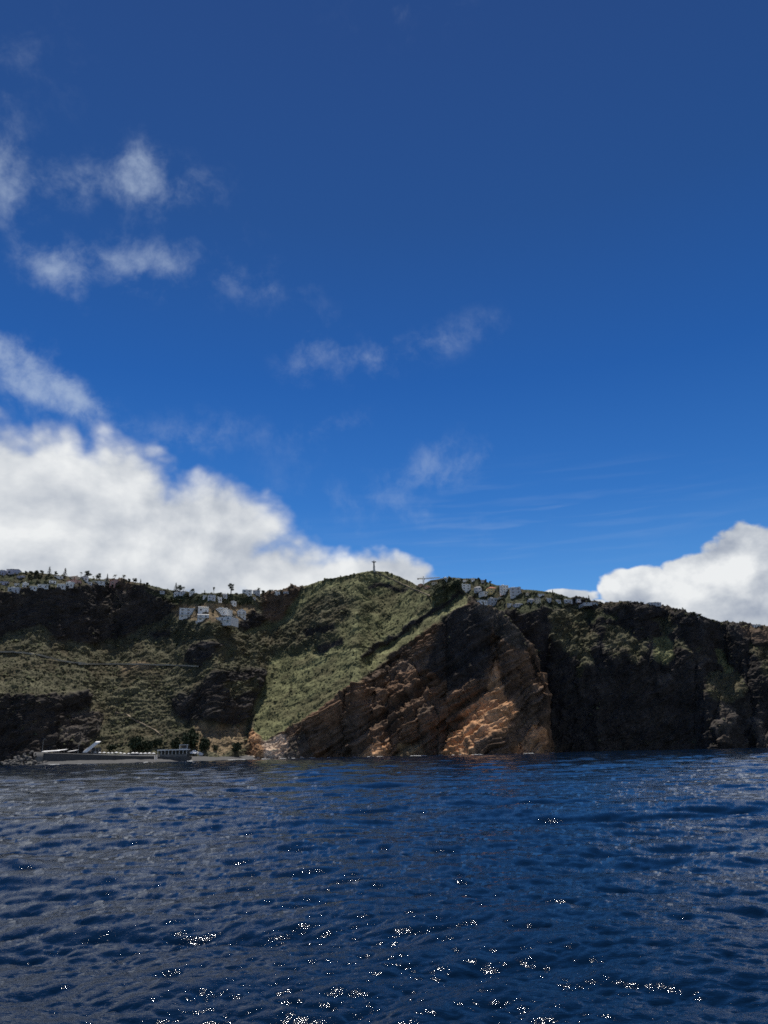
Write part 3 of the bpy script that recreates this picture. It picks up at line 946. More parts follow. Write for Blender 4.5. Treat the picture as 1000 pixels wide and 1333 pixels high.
def make_beach():
    front = [(30, 0), (60, 0), (110, 0), (160, 0), (210, 0), (260, 0), (300, 0), (325, 0)]
    Yf = {30: 645, 60: 622, 110: 618, 160: 640, 210: 660, 260: 685, 300: 715, 325: 735}
    rows = []
    n = 90
    xs = np.linspace(36, 330, n)
    Y = np.interp(xs, list(Yf), list(Yf.values())) + 4 * perlin(xs / 25, 0 * xs, 0 * xs)
    prof = [(-12, -1.2), (0, 0.15), (8, 1.3), (18, 2.6), (30, 3.6), (48, 4.8), (70, 7.0)]
    V = []
    for dY, z in prof:
        d = ray(xs, np.full(n, 988.0)); k = d[:, 0] / d[:, 1]
        yy = Y + dY
        V.append(np.stack([k * yy, yy, z + 0.35 * perlin(xs / 9, yy / 9, 0 * xs)], 1))
    V = np.array(V)
    o = np_mesh('beach', V, grid_faces(len(prof), n), 'shingle', True)
    prop(o, 'grey shingle beach below the sea wall', None, None, 'structure')


make_beach()


def make_foam():
    vs, fs, b = [], [], 0

    def patch(x, Y, L, W, z=0.32):
        nonlocal b
        d = ray(x, 985.0); cx = d[0] / d[1] * Y
        n = 14
        ring = []
        for k in range(n):
            a = 2 * math.pi * k / n
            q = 1 + 0.35 * random.uniform(-1, 1)
            ring.append((cx + math.cos(a) * L * q, Y + math.sin(a) * W * q, -0.1))
        mid = [(cx + (p[0] - cx) * 0.55, Y + (p[1] - Y) * 0.55, z * random.uniform(.7, 1.3)) for p in ring]
        vs.extend(ring + mid)
        for k in range(n):
            fs.append((b + k, b + (k + 1) % n, b + n + (k + 1) % n, b + n + k))
        fs.append(tuple(b + n + k for k in range(n)))
        b += 2 * n
    for x, Y, L, W in [(74, 615, 6, 2.5), (64, 616, 4, 2), (104, 614, 3, .8), (190, 642, 2.5, .8), (248, 672, 4, 1.0),
                       (305, 712, 8, 2.2), (315, 722, 6, 2), (331, 748, 6, 2), (345, 757, 6, 1.6), (368, 762, 5, 1.4), (382, 764, 3, 1.3)]:
        patch(x, Y, L, W)
    x = 395
    while x < 722:
        Yt = spline(np.array([float(x)]), TOE_A)[0] - 7
        patch(x, Yt + random.uniform(-2, 1), random.uniform(1.5, 6), random.uniform(.7, 1.5), random.uniform(.2, .4))
        x += random.uniform(5, 22)
    m = MB(); m.add(vs, fs)
    o = m.obj('surf_foam', 'foam', None, True)
    prop(o, 'thin white surf along the foot of the cliff and the beach', None, None, 'stuff')


make_foam()

# ------------------------------------------------------------------ words
ORD = 'first second third fourth fifth sixth seventh eighth ninth tenth eleventh twelfth thirteenth fourteenth fifteenth sixteenth seventeenth eighteenth nineteenth twentieth'.split()


def ordinal(i):
    if i < 20: return ORD[i]
    t = {2: 'twenty', 3: 'thirty', 4: 'forty', 5: 'fifty'}[(i + 1) // 10]
    r = (i + 1) % 10
    return {2: 'twentieth', 3: 'thirtieth', 4: 'fortieth', 5: 'fiftieth'}[(i + 1) // 10] if r == 0 else t + '-' + ORD[r - 1]


# ------------------------------------------------------------------ houses
_wins = {}


def window_mesh(w, h):
    key = (round(w, 1), round(h, 1))
    if key not in _wins:
        m = MB(); w, h = key; t = 0.12
        m.box(-w / 2, w / 2, -0.14, 0.05, 0, t, 0); m.box(-w / 2, w / 2, -0.14, 0.05, h - t, h, 0)
        m.box(-w / 2, -w / 2 + t, -0.14, 0.05, t, h - t, 0); m.box(w / 2 - t, w / 2, -0.14, 0.05, t, h - t, 0)
        m.box(-w / 2 + t, w / 2 - t, -0.05, 0.04, t, h - t, 1)
        _wins[key] = m.mesh('window', ['white_paint', 'glass'])
    return _wins[key]


def house(cx, yb, wpx, hpx, yaw, wall, roof, kind, label, group, rmat=None, depth=0.8, face='glass', nwin=None, balcony=False):
    p = ground(cx, yb)
    s = p[1] / FPX * 1.03
    w, h = wpx * s * 0.92, max(hpx * s * 0.94, 3.0)
    d = max(w * depth, 5.0)
    e = empty('house', p, R(yaw), label, 'house', group)
    m = MB()
    z0 = -0.08 * h - 1.2
    pitch = 0 if roof == 'flat' else min(0.28 * h, 0.22 * w)
    hb = h - pitch
    m.box(-w / 2, w / 2, 0, d, z0, hb)
    if roof == 'gable':
        m.add([(-w / 2, 0, hb), (w / 2, 0, hb), (0, 0, hb + pitch), (-w / 2, d, hb), (w / 2, d, hb), (0, d, hb + pitch)], [(0, 1, 2), (4, 3, 5)])
    m.obj('wall', wall, e)
    r = MB(); o = 0.35
    if roof == 'flat':
        r.box(-w / 2 - .15, w / 2 + .15, -.15, d + .15, hb - .05, hb + .4)
        r.box(-w / 2 + w * .2, -w / 2 + w * .5, d * .4, d * .7, hb + .4, hb + 1.6)
    elif roof == 'hip':
        a = [(-w / 2 - o, -o, hb), (w / 2 + o, -o, hb), (w / 2 + o, d + o, hb), (-w / 2 - o, d + o, hb)]
        q = min(w, d) * 0.42
        if w >= d: t = [(-w / 2 + q, d / 2, hb + pitch), (w / 2 - q, d / 2, hb + pitch)]; fs = [(0, 1, 5, 4), (1, 2, 5), (2, 3, 4, 5), (3, 0, 4), (3, 2, 1, 0)]
        else: t = [(0, q, hb + pitch), (0, d - q, hb + pitch)]; fs = [(0, 1, 4), (1, 2, 5, 4), (2, 3, 5), (3, 0, 4, 5), (3, 2, 1, 0)]
        r.add([(x, y, z + .06) for x, y, z in a + t], fs)
    elif roof == 'gable':
        r.add([(-w / 2 - o, -o, hb - .1), (0, -o, hb + pitch + .15), (w / 2 + o, -o, hb - .1), (-w / 2 - o, d + o, hb - .1), (0, d + o, hb + pitch + .15), (w / 2 + o, d + o, hb - .1),
               (-w / 2 - o, -o, hb + .15), (0, -o, hb + pitch + .4), (w / 2 + o, -o, hb + .15), (-w / 2 - o, d + o, hb + .15), (0, d + o, hb + pitch + .4), (w / 2 + o, d + o, hb + .15)],
              [(6, 7, 10, 9), (7, 8, 11, 10), (0, 3, 4, 1), (1, 4, 5, 2), (0, 1, 7, 6), (1, 2, 8, 7), (3, 9, 10, 4), (4, 10, 11, 5), (0, 6, 9, 3), (2, 5, 11, 8)])
    elif roof == 'mono':
        r.add([(-w / 2 - o, -o, hb), (w / 2 + o, -o, hb), (w / 2 + o, d + o, hb + pitch), (-w / 2 - o, d + o, hb + pitch), (-w / 2 - o, -o, hb + .3), (w / 2 + o, -o, hb + .3), (w / 2 + o, d + o, hb + pitch + .3), (-w / 2 - o, d + o, hb + pitch + .3)],
              [(3, 2, 1, 0), (4, 5, 6, 7), (0, 1, 5, 4), (1, 2, 6, 5), (2, 3, 7, 6), (3, 0, 4, 7)])
    rm = rmat or ('white_paint' if roof == 'flat' else 'terracotta')
    ro = r.obj('roof', rm, e)
    if roof in ('hip', 'gable') and w > 8:
        c = MB(); c.box(w * .18, w * .18 + .7, d * .6, d * .6 + .7, hb - .2, hb + pitch + .9); c.obj('chimney', wall, ro)
    st = max(1, int(round(hb / 4.0)))
    nw = nwin or max(2, int(w / 6.5))
    sh = hb / st
    for k in range(st):
        for i in range(nw):
            if k == 0 and i == nw // 2: continue
            ww = min(2.6, w / nw * 0.42); x = -w / 2 + w * (i + .5) / nw
            o_ = link('window', window_mesh(ww, sh * 0.42), e); o_.location = (x, -0.02, k * sh + sh * .28)
        o_ = link('window', window_mesh(min(1.6, d * .3), sh * 0.45), e); o_.location = (-w / 2 - .02, d * .5, k * sh + sh * .3); o_.rotation_euler = (0, 0, -math.pi / 2)
    dm = MB(); x = -w / 2 + w * (nw // 2 + .5) / nw
    dm.box(x - .5, x + .5, -.12, .03, 0, min(2.2, sh * .75)); dm.obj('door', 'wood', e)
    if balcony:
        b = MB(); b.box(-w / 2 - .2, w / 2 + .2, -1.6, -.02, sh - .15, sh + .1); bo = b.obj('balcony', 'white_paint', e)
        b = MB(); b.box(-w / 2 - .2, w / 2 + .2, -1.6, -1.5, sh + .9, sh + 1.0)
        for i in range(7):
            xx = -w / 2 + (w * i / 6); b.box(xx - .05, xx + .05, -1.6, -1.5, sh + .1, sh + .9)
        b.obj('railing', 'steel', bo)
    return e


W, C_, G_, L_, P_, S_, Y_ = 'white_paint', 'cream_paint', 'grey_paint', 'lavender_paint', 'pink_paint', 'salmon_paint', 'yellow_paint'
CN = {W: 'white', C_: 'cream', G_: 'grey', L_: 'lavender grey', P_: 'pink', S_: 'salmon', Y_: 'yellow'}
RN = {'flat': 'flat roofed', 'hip': 'hip roofed', 'gable': 'gabled', 'mono': 'lean-to roofed'}
TR, BR, GR = 'terracotta', 'brown_roof', 'grey_roof'
# cluster: (phrase, group, [(x centre, y base, width, height, yaw, wall, roof kind, roof material, extra words)])
CLUSTERS = [
    ('in the left clifftop town', 'houses of the left clifftop town', [
        (2, 748, 8, 6, 5, L_, 'flat', None), (16, 748, 16, 7, 8, L_, 'flat', GR), (25, 753, 10, 5, -20, L_, 'hip', GR), (4, 761, 11, 7, 12, L_, 'mono', GR), (22, 762, 6, 4, 10, W, 'flat', None),
        (31, 764, 5, 6, -15, W, 'flat', None), (17, 770, 15, 6, 4, G_, 'flat', W), (43, 767, 9, 6, 15, W, 'flat', None), (56, 765, 14, 6, 10, W, 'flat', None), (68, 760, 9, 4, 20, W, 'flat', GR),
        (79, 765, 10, 7, 12, W, 'flat', None), (90, 764, 10, 6, 8, W, 'flat', None), (76, 753, 12, 4, 18, W, 'mono', None), (94, 754, 12, 6, -12, C_, 'hip', BR), (96, 759, 18, 5, 15, P_, 'gable', TR),
        (110, 755, 8, 5, 10, W, 'flat', GR), (117, 760, 7, 4, 12, W, 'flat', None), (128, 760, 15, 5, 14, W, 'flat', None), (139, 757, 7, 5, 10, C_, 'gable', TR), (150, 763, 15, 10, 20, P_, 'gable', TR)]),
    ('on the skyline above the valley', 'houses on the skyline above the valley', [
        (208, 772, 12, 4, 5, G_, 'hip', BR), (230, 776, 8, 7, 22, W, 'gable', BR), (239, 774, 11, 6, 10, G_, 'hip', GR), (250, 774, 7, 5, 18, W, 'flat', None), (267, 779, 5, 5, 20, W, 'flat', None),
        (275, 780, 10, 6, 5, G_, 'flat', GR), (285, 783, 8, 5, 12, W, 'flat', None), (291, 777, 11, 6, 10, G_, 'hip', GR), (304, 787, 9, 6, 25, W, 'gable', GR), (322, 775, 13, 7, 12, W, 'flat', None),
        (334, 775, 10, 9, 8, G_, 'hip', GR), (331, 780, 4, 3, 5, W, 'flat', None), (360, 774, 9, 4, 10, W, 'flat', None), (372, 772, 7, 3, 0, G_, 'hip', BR)]),
    ('among the villas below the skyline', 'villas on the shelf above the dark cliff', [
        (245, 804, 24, 13, 14, W, 'flat', None), (265, 797, 14, 9, 16, W, 'mono', W), (264, 808, 15, 11, 14, W, 'mono', W), (287, 799, 20, 9, -16, W, 'gable', None),
        (289, 812, 27, 13, -18, W, 'mono', None), (315, 804, 12, 12, 28, W, 'gable', None)]),
    ('in the right hilltop village', 'houses of the hilltop village on the right', [
        (548, 764, 8, 5, 10, S_, 'gable', TR), (557, 766, 9, 5, 15, S_, 'hip', TR), (566, 761, 9, 5, 12, C_, 'gable', TR), (582, 756, 12, 5, 10, W, 'flat', None), (597, 757, 8, 6, 15, C_, 'gable', BR),
        (606, 757, 7, 4, 10, W, 'hip', BR), (617, 756, 7, 5, 12, W, 'flat', None), (630, 758, 8, 4, 8, G_, 'hip', BR), (607, 771, 16, 13, 24, W, 'flat', None), (622, 772, 12, 11, -14, G_, 'hip', GR), (635, 775, 16, 8, 30, W, 'mono', W),
        (643, 772, 14, 11, 20, Y_, 'hip', TR), (659, 773, 11, 13, 26, W, 'flat', None), (672, 777, 17, 15, -6, G_, 'flat', W), (630, 786, 13, 7, 28, W, 'mono', W), (643, 788, 12, 12, 16, G_, 'flat', W),
        (665, 789, 6, 5, 20, W, 'flat', None), (676, 789, 14, 6, 12, G_, 'hip', GR), (651, 780, 7, 5, 10, C_, 'gable', TR), (692, 784, 10, 7, 10, G_, 'hip', GR), (701, 785, 8, 8, 15, C_, 'flat', GR),
        (714, 783, 11, 5, 12, G_, 'flat', W), (726, 784, 12, 5, 10, G_, 'hip', GR), (705, 776, 9, 4, 10, W, 'flat', None), (689, 774, 8, 4, 10, C_, 'hip', BR)]),
    ('along the right cliff rim', 'houses along the rim of the right cliff', [
        (740, 784, 12, 4, 10, G_, 'flat', W), (772, 787, 26, 4, 5, G_, 'hip', BR), (755, 783, 9, 4, 8, W, 'flat', None), (853, 788, 18, 3, 4, G_, 'flat', W), (907, 803, 9, 6, 18, W, 'hip', BR), (985, 816, 9, 4, 10, W, 'flat', None)]),
]
for phrase, grp, rows in CLUSTERS:
    for i, rw in enumerate(sorted(rows, key=lambda q: q[0])):
        x, yb, w, h, yaw, wall, roof, rm = rw
        if roof == 'flat' and wall == W and i % 3 != 0: roof, rm = 'mono', W  # white flat roofs reshaped to slope, so they catch sun and brighten the houses
        big = grp.startswith('villas')
        if 'hilltop' in grp: w, h = w * .88, h * .86
        rn = {TR: ' red', BR: ' brown', GR: ' grey'}.get(rm, '')
        rname = {'flat': 'flat roof', 'hip': 'hipped roof', 'gable': 'gabled roof', 'mono': 'sloping roof'}[roof]
        lab = '%s house with%s %s, %s from left %s' % (CN[wall], rn, rname, ordinal(i), phrase)
        house(x, yb, w, h, yaw, wall, roof, 'house', lab, grp, rm or (W if roof in ('flat', 'gable', 'mono') else TR), balcony=big)

# white retaining wall hanging below the villas
p = ground(257, 812)
e = empty('retaining_wall', p, R(25), 'narrow white retaining wall on the slope just below the villas', 'wall')
m = MB(); s = p[1] / FPX
m.add([(-2.8 * s, 0, 4 * s), (0.8 * s, 0, 4 * s), (2.6 * s, 0, -8 * s), (1.2 * s, 0, -8 * s), (-2.8 * s, 3, 4 * s), (0.8 * s, 3, 4 * s), (2.6 * s, 3, -8 * s), (1.2 * s, 3, -8 * s)],
      [(3, 2, 1, 0), (4, 5, 6, 7), (0, 1, 5, 4), (1, 2, 6, 5), (2, 3, 7, 6), (3, 0, 4, 7)])
m.obj('wall', W, e)
c = MB(); c.box(-3.0 * s, 1.0 * s, -.15, 3.1, 4 * s, 4 * s + .3); c.obj('coping', 'concrete', e)

# ------------------------------------------------------------------ trees
_tm = {}


def leaf_cloud(m, centre, rad, n, size, rg, up=0.3):
    cx, cy, cz = centre
    for _ in range(n):
        a, b, c = rg.normal(size=3); l = math.sqrt(a * a + b * b + c * c) + 1e-6
        q = rg.random() ** 0.4
        p = Vector((cx + a / l * rad[0] * q, cy + b / l * rad[1] * q, cz + c / l * rad[2] * q))
        d = Vector(rg.normal(size=3)); d.normalize(); f = d.cross(Vector(rg.normal(size=3))).normalized()
        s_ = size * rg.uniform(.6, 1.35)
        m.add([p - d * s_, p + f * s_ * .7, p + d * s_, p - f * s_ * .7], [(0, 1, 2, 3)])


def tree_meshes(kind, var):
    """unit height trees: trunk mesh and crown mesh"""
    key = (kind, var)
    if key in _tm: return _tm[key]
    rg = np.random.default_rng(hash_of(kind) + var * 13)
    t, c = MB(), MB()
    if kind == 'broadleaf_tree':
        t.tube([(0, 0, -.12), (rg.normal() * .02, 0, .2), (rg.normal() * .04, 0, .5)], [.05, .035, .02], 6)
        for k in range(5):
            a = rg.uniform(0, 6.3); z = rg.uniform(.2, .4)
            t.tube([(0, 0, z), (math.cos(a) * .2, math.sin(a) * .2, z + .25)], [.02, .008], 5)
        for k in range(9):
            a = rg.uniform(0, 6.3); r_ = rg.uniform(0, .28)
            leaf_cloud(c, (math.cos(a) * r_, math.sin(a) * r_, rg.uniform(.38, .82)), [rg.uniform(.13, .22)] * 2 + [rg.uniform(.1, .17)], 46, .05, rg)
    elif kind == 'bushy_tree':
        t.tube([(0, 0, -.15), (0.01, 0, .25), (-.02, 0, .45)], [.05, .04, .02], 6)
        for k in range(16):
            a = rg.uniform(0, 6.3); r_ = rg.uniform(0, .62)
            leaf_cloud(c, (math.cos(a) * r_, math.sin(a) * r_ * .6, rg.uniform(.12, .72 - .35 * r_)), [rg.uniform(.2, .3)] * 2 + [rg.uniform(.16, .26)], 64, .072, rg)
    elif kind == 'cypress':
        t.tube([(0, 0, -.12), (0, 0, .3), (0, 0, .8)], [.03, .025, .01], 6)
        for k in range(14):
            z = .1 + .86 * k / 13; r_ = .11 * math.sin(math.pi * min(1, (z + .12) / 1.05)) + .015
            leaf_cloud(c, (rg.normal() * .01, rg.normal() * .01, z), (r_, r_, .06), 26, .032, rg)
    elif kind == 'norfolk_pine':
        t.tube([(0, 0, -.12), (0, 0, .5), (0, 0, 1)], [.025, .018, .004], 6)
        for k in range(11):
            z = .15 + .82 * k / 10; r_ = .27 * (1 - z) + .03
            for b_ in range(7):
                a = rg.uniform(0, 6.3)
                for q in (.35, .7, 1):
                    leaf_cloud(c, (math.cos(a) * r_ * q, math.sin(a) * r_ * q, z + .02 * q), (.03, .03, .012), 4, .028, rg)
    elif kind == 'palm_tree':
        t.tube([(0, 0, -.12), (.015, 0, .4), (0, 0, .8)], [.035, .026, .024], 6)
        for k in range(20):
            a = 6.283 * k / 20 + rg.uniform(-.1, .1); el = rg.uniform(-.3, 1.1)
            pr = None
            for q in range(6):
                s_ = q / 5; rr = .30 * s_ * math.cos(el * .6); z = .8 + .30 * (math.sin(el) * s_ - .75 * s_ * s_)
                wd = .035 * (1 - abs(s_ - .4))
                pc = Vector((math.cos(a) * rr, math.sin(a) * rr, z)); sd = Vector((-math.sin(a), math.cos(a), 0)) * wd
                cur = (pc - sd - Vector((0, 0, wd * .5)), pc, pc + sd - Vector((0, 0, wd * .5)))
                if pr: c.add([pr[0], pr[1], pr[2], cur[0], cur[1], cur[2]], [(0, 1, 4, 3), (1, 2, 5, 4)])
                pr = cur
    elif kind == 'tall_palm':
        t.tube([(0, 0, -.12), (.01, 0, .4), (0, 0, .78)], [.022, .018, .02], 6)
        leaf_cloud(c, (0, 0, .88), (.10, .10, .10), 150, .03, rg)
        leaf_cloud(c, (0, 0, .73), (.06, .06, .08), 70, .025, rg)
    elif kind == 'twin_tree':
        t.tube([(0, 0, -.12), (0.02, 0, .25), (-.1, 0, .6)], [.06, .05, .02], 6); t.tube([(0.02, 0, .25), (.14, 0, .62)], [.04, .02], 6)
        for k in ((-.2, .78), (.16, .86), (-.02, .6), (.25, .7), (-.1, .9), (.05, .42)):
            leaf_cloud(c, (k[0], rg.normal() * .06, k[1]), (.16, .16, .11), 80, .045, rg)
    lm = {'broadleaf_tree': 'leaf_dark', 'bushy_tree': 'leaf_dark', 'cypress': 'leaf_dark', 'norfolk_pine': 'leaf_dark', 'palm_tree': 'palm_leaf', 'tall_palm': 'palm_leaf', 'twin_tree': 'leaf_dark'}[kind]
    _tm[key] = (t.mesh('trunk', ['bark'], True), c.mesh('crown', [lm]))
    return _tm[key]


def hash_of(s): return sum((i + 1) * ord(ch) for i, ch in enumerate(s))


def tree(kind, x, yb, hpx, label, group, var=0, wide=1.0):
    p = ground(x, yb)
    s = p[1] / FPX * hpx
    e = empty(kind, p, random.uniform(0, 6.28), label, 'tree', group)
    t, c = tree_meshes(kind, var)
    for nm, me in (('trunk', t), ('crown', c)):
        o = link(nm, me, e); o.scale = (s * wide, s * wide, s)
    return e


B_, Cy, Nf, Pm, Tp = 'broadleaf_tree', 'cypress', 'norfolk_pine', 'palm_tree', 'tall_palm'
KW = {B_: 'dark round crowned tree', Cy: 'slim dark cypress', Nf: 'conical dark conifer', Pm: 'palm with drooping fronds', Tp: 'tall slender palm'}
TREES = [
    ('trees of the left clifftop town', 'in the left clifftop town', [
        (33, 750, 8, B_), (40, 749, 8, B_), (46, 750, 7, B_), (54, 749, 9, B_), (64, 748, 11, Nf), (38, 758, 12, B_), (50, 757, 11, B_), (60, 757, 9, B_), (73, 750, 8, B_), (84, 752, 13, Nf), (28, 757, 7, B_),
        (105, 751, 8, Pm), (114, 753, 12, B_), (121, 755, 6, Pm), (129, 757, 12, B_), (139, 757, 11, Cy), (149, 757, 11, Pm), (160, 757, 11, Pm), (168, 760, 8, B_), (176, 761, 10, B_), (183, 763, 10, Cy),
        (191, 764, 7, B_), (62, 768, 8, B_), (36, 767, 6, B_), (10, 764, 6, B_), (47, 743 + 7, 9, B_), (69, 770, 8, B_), (103, 764, 6, B_), (2, 771, 6, B_), (154, 767, 7, B_), (146, 766, 6, B_)]),
    ('trees on the skyline above the valley', 'on the skyline above the valley', [
        (203, 768, 5, B_), (215, 772, 6, B_), (229, 770, 12, Nf), (234, 771, 11, B_), (239, 771, 9, Pm), (250, 773, 8, B_), (265, 776, 8, Cy), (272, 778, 5, B_), (278, 777, 14, Tp), (287, 777, 7, B_),
        (308, 777, 7, B_), (296, 779, 6, B_), (337, 774, 11, Pm), (343, 775, 8, B_), (352, 774, 8, B_), (347, 776, 5, Pm), (366, 773, 6, B_), (376, 771, 5, B_), (260, 790, 8, B_), (300, 783, 6, B_), (312, 790, 8, B_),
        (222, 786, 10, B_), (212, 784, 10, B_), (234, 786, 9, B_), (248, 785, 9, Cy), (325, 788, 8, B_), (256, 798, 6, B_), (303, 805, 7, B_), (278, 800, 6, B_), (244, 779, 6, B_), (258, 781, 7, B_)]),
    ('trees of the hilltop village', 'in the right hilltop village', [
        (573, 762, 9, B_), (578, 768, 12, B_), (585, 768, 11, B_), (594, 768, 10, B_), (590, 757, 5, B_), (624, 757, 6, B_), (632, 759, 6, B_), (638, 761, 6, B_), (611, 758, 5, B_), (601, 757, 5, B_),
        (628, 769, 7, B_), (652, 773, 8, B_), (618, 780, 8, B_), (650, 786, 8, B_), (656, 786, 10, B_), (683, 775, 6, B_), (690, 790, 7, B_), (697, 775, 5, B_), (708, 790, 7, B_), (686, 784, 7, B_), (622, 776, 6, B_), (647, 793, 6, B_), (718, 788, 6, B_), (720, 776, 9, Cy), (676, 768, 5, B_)]),
    ('trees on the rim of the right cliff', 'on the right cliff rim', [
        (732, 782, 6, B_), (749, 784, 5, B_), (768, 788, 13, Cy), (760, 785, 5, Tp), (813, 787, 5, Pm), (822, 787, 6, Pm), (818, 789, 5, B_), (800, 788, 3, B_), (864, 790, 4, B_), (904, 803, 7, B_), (912, 804, 6, B_), (879, 797, 4, B_), (930, 811, 4, B_), (895, 802, 3, B_)]),
    ('trees on the summit ridge', 'on the ridge beside the summit', [
        (494, 747, 3.5, B_), (505, 748, 4, B_), (510, 749, 4, B_), (474, 748, 4, B_), (468, 749, 3, B_), (520, 753, 4, B_), (456, 751, 3.5, B_), (445, 753, 4, B_), (530, 758, 4, B_), (432, 757, 4.5, B_), (420, 760, 5, B_), (405, 764, 4, B_)]),
]
for grp, ph, rows in TREES:
    for i, (x, yb, h, kd) in enumerate(sorted(rows)):
        tree(kd, x, yb, h, '%s, %s from left of the trees %s' % (KW[kd], ordinal(i), ph), grp, i % 4, 1.0 if kd != B_ else random.uniform(.9, 1.3))
tree('twin_tree', 301, 773, 14, 'large fork trunked tree with clumped crown standing above the skyline over the villas', None)
for x, yb, h, wd, lab in [(247, 973, 27, .9, 'big dark spreading tree behind the beach bar'), (176, 977, 25, .75, 'olive dark spreading tree behind the parasols'),
                          (308, 979, 17, .8, 'dark bushy tree at the right end of the beach'), (205, 972, 13, .7, 'small dark bush between the two spreading trees'), (145, 976, 10, .9, 'low dark bush behind the parasols beside the lean-to roof'),
                          (280, 976, 8, .9, 'low dark bush behind the white canopies'), (265, 975, 19, .8, 'dark rounded tree just right of the big one behind the bar'),
                          (228, 975, 17, .8, 'dark rounded tree just left of the big one behind the bar'), (190, 977, 15, .8, 'smaller dark tree right of the olive dark tree behind the parasols')]:
    tree('bushy_tree', x, yb, h, lab, 'trees behind the beach', hash_of(lab) % 3, wd)

# ------------------------------------------------------------------ summit statue and crane
p = ground(487, 743); S_S = p[1] / FPX * 1.12
e = empty('statue', p, R(12), 'dark robed statue with outstretched arms on a pale pedestal at the summit', 'statue')
m = MB(); u = S_S
m.box(-1.35 * u, 1.35 * u, -1.35 * u, 1.35 * u, -2 * u, .8 * u); m.box(-1.0 * u, 1.0 * u, -1.0 * u, 1.0 * u, .8 * u, 4.6 * u); m.box(-1.2 * u, 1.2 * u, -1.2 * u, 1.2 * u, 4.6 * u, 5.0 * u)
m.obj('pedestal', 'stone_white', e)
m = MB()
rings = [(5.0, 1.0, .85), (5.6, .95, .8), (7.4, .8, .7), (9.0, .85, .65), (10.2, .95, .6), (10.9, 1.0, .55), (11.25, .55, .45), (11.5, .3, .3)]
n = 12; vs = []; fs = []
for i, (z, a, b) in enumerate(rings):
    for k in range(n):
        t = 2 * math.pi * k / n; q = 1 + .06 * math.cos(3 * t + i)
        vs.append((a * math.cos(t) * u * q, b * math.sin(t) * u * q, z * u))
for i in range(len(rings) - 1):
    for k in range(n): fs.append((i * n + k, i * n + (k + 1) % n, (i + 1) * n + (k + 1) % n, (i + 1) * n + k))
m.add(vs, fs)
m.tube([(0, 0, 11.3 * u), (0, 0, 11.7 * u), (0, -.05 * u, 12.2 * u), (0, 0, 12.7 * u), (0, 0, 12.9 * u)], [.26 * u, .3 * u, .42 * u, .36 * u, .1 * u], 9)
for sd in (-1, 1):
    m.tube([(sd * .4 * u, 0, 10.7 * u), (sd * 1.3 * u, 0, 10.75 * u), (sd * 2.2 * u, -.1 * u, 10.85 * u), (sd * 2.75 * u, -.15 * u, 10.9 * u)], [.6 * u, .78 * u, .6 * u, .2 * u], 8)
    m.tube([(sd * 2.65 * u, -.15 * u, 10.9 * u), (sd * 3.0 * u, -.2 * u, 10.95 * u), (sd * 3.2 * u, -.2 * u, 10.95 * u)], [.15 * u, .16 * u, .06 * u], 6)
m.obj('figure', 'bronze', e, True)

p = ground(552, 764); u = p[1] / FPX
e = empty('tower_crane', p, 0, 'tower crane with long horizontal jib standing over the hilltop village', 'crane')


def lattice(m, a, b, w, nseg, t):
    a, b = Vector(a), Vector(b); d = (b - a); dn = d.normalized()
    s1 = dn.cross(Vector((0, 1, 0.01))).normalized() * w; s2 = dn.cross(s1).normalized() * w
    cs = [s1 + s2, s1 - s2, -s1 - s2, -s1 + s2]
    for c_ in cs: m.bar(a + c_, b + c_, t)
    for i in range(nseg):
        p0, p1 = a + d * (i / nseg), a + d * ((i + 1) / nseg)
        for k in range(4): m.bar(p0 + cs[k], p1 + cs[(k + 1) % 4], t * .7)


m = MB(); lattice(m, (0, 0, -2), (0, 0, 12 * u), .75, 9, .18); m.obj('mast', 'crane_paint', e)
m = MB(); lattice(m, (1, 0, 11.2 * u), (22 * u, 0, 12.2 * u), .55, 16, .16); m.obj('jib', 'crane_paint', e)
m = MB(); lattice(m, (-1, 0, 11.2 * u), (-8 * u, 0, 11.4 * u), .55, 7, .16); m.obj('counter_jib', 'crane_paint', e)
m = MB(); m.box(-8 * u, -6.3 * u, -.8, .8, 10.2 * u, 11.6 * u); m.obj('counterweight', 'dark_concrete', e)
m = MB(); m.box(.8, 2.2, -.9, .7, 9.9 * u, 11 * u); m.obj('cab', 'white_paint', e)
m = MB(); m.bar((0, 0, 14.2 * u), (15 * u, 0, 12 * u), .09); m.bar((0, 0, 14.2 * u), (-7 * u, 0, 11.5 * u), .09); lattice(m, (0, 0, 12 * u), (0, 0, 14.2 * u), .4, 2, .15); m.obj('tie_bar', 'crane_paint', e)

# ------------------------------------------------------------------ the beach front
WY = 640.0                                       # distance of the sea wall face


def wp(x, y, Y): return Vector(at(x, y, Y))


def zof(x, y, Y): return float(at(x, y, Y)[2])


U = WY / FPX
e = empty('sea_wall', wp(62, 994, WY), 0, 'sea wall coloured dark as shaded, its rounded end coloured pale as lit, behind the boulders', 'wall')
ox, oy, oz = e.location
top = [(46, 980.2), (60, 980.6), (80, 981.0), (122, 982.5), (165, 984.0), (206, 984.6), (250, 985)]
m = MB(); vs = []; fs = []
yb = [(WY + 6), WY, WY, WY + 4, WY + 22, WY + 36, WY + 52]
for i, (x, y) in enumerate(top):
    a = wp(x, y, yb[i])
    for (dy_, zz) in ((0, -3), (0.0, a.z - oz), (40, a.z - oz), (40, -3)):
        vs.append((a.x - ox + a.x / a.y * dy_, a.y - oy + dy_, zz if zz > -3 else -3 - oz))
n = len(top)
for i in range(n - 1):
    for k in range(4): fs.append((i * 4 + k, (i + 1) * 4 + k, (i + 1) * 4 + (k + 1) % 4, i * 4 + (k + 1) % 4))
fs += [(0, 1, 2, 3), tuple((n - 1) * 4 + k for k in (3, 2, 1, 0))]
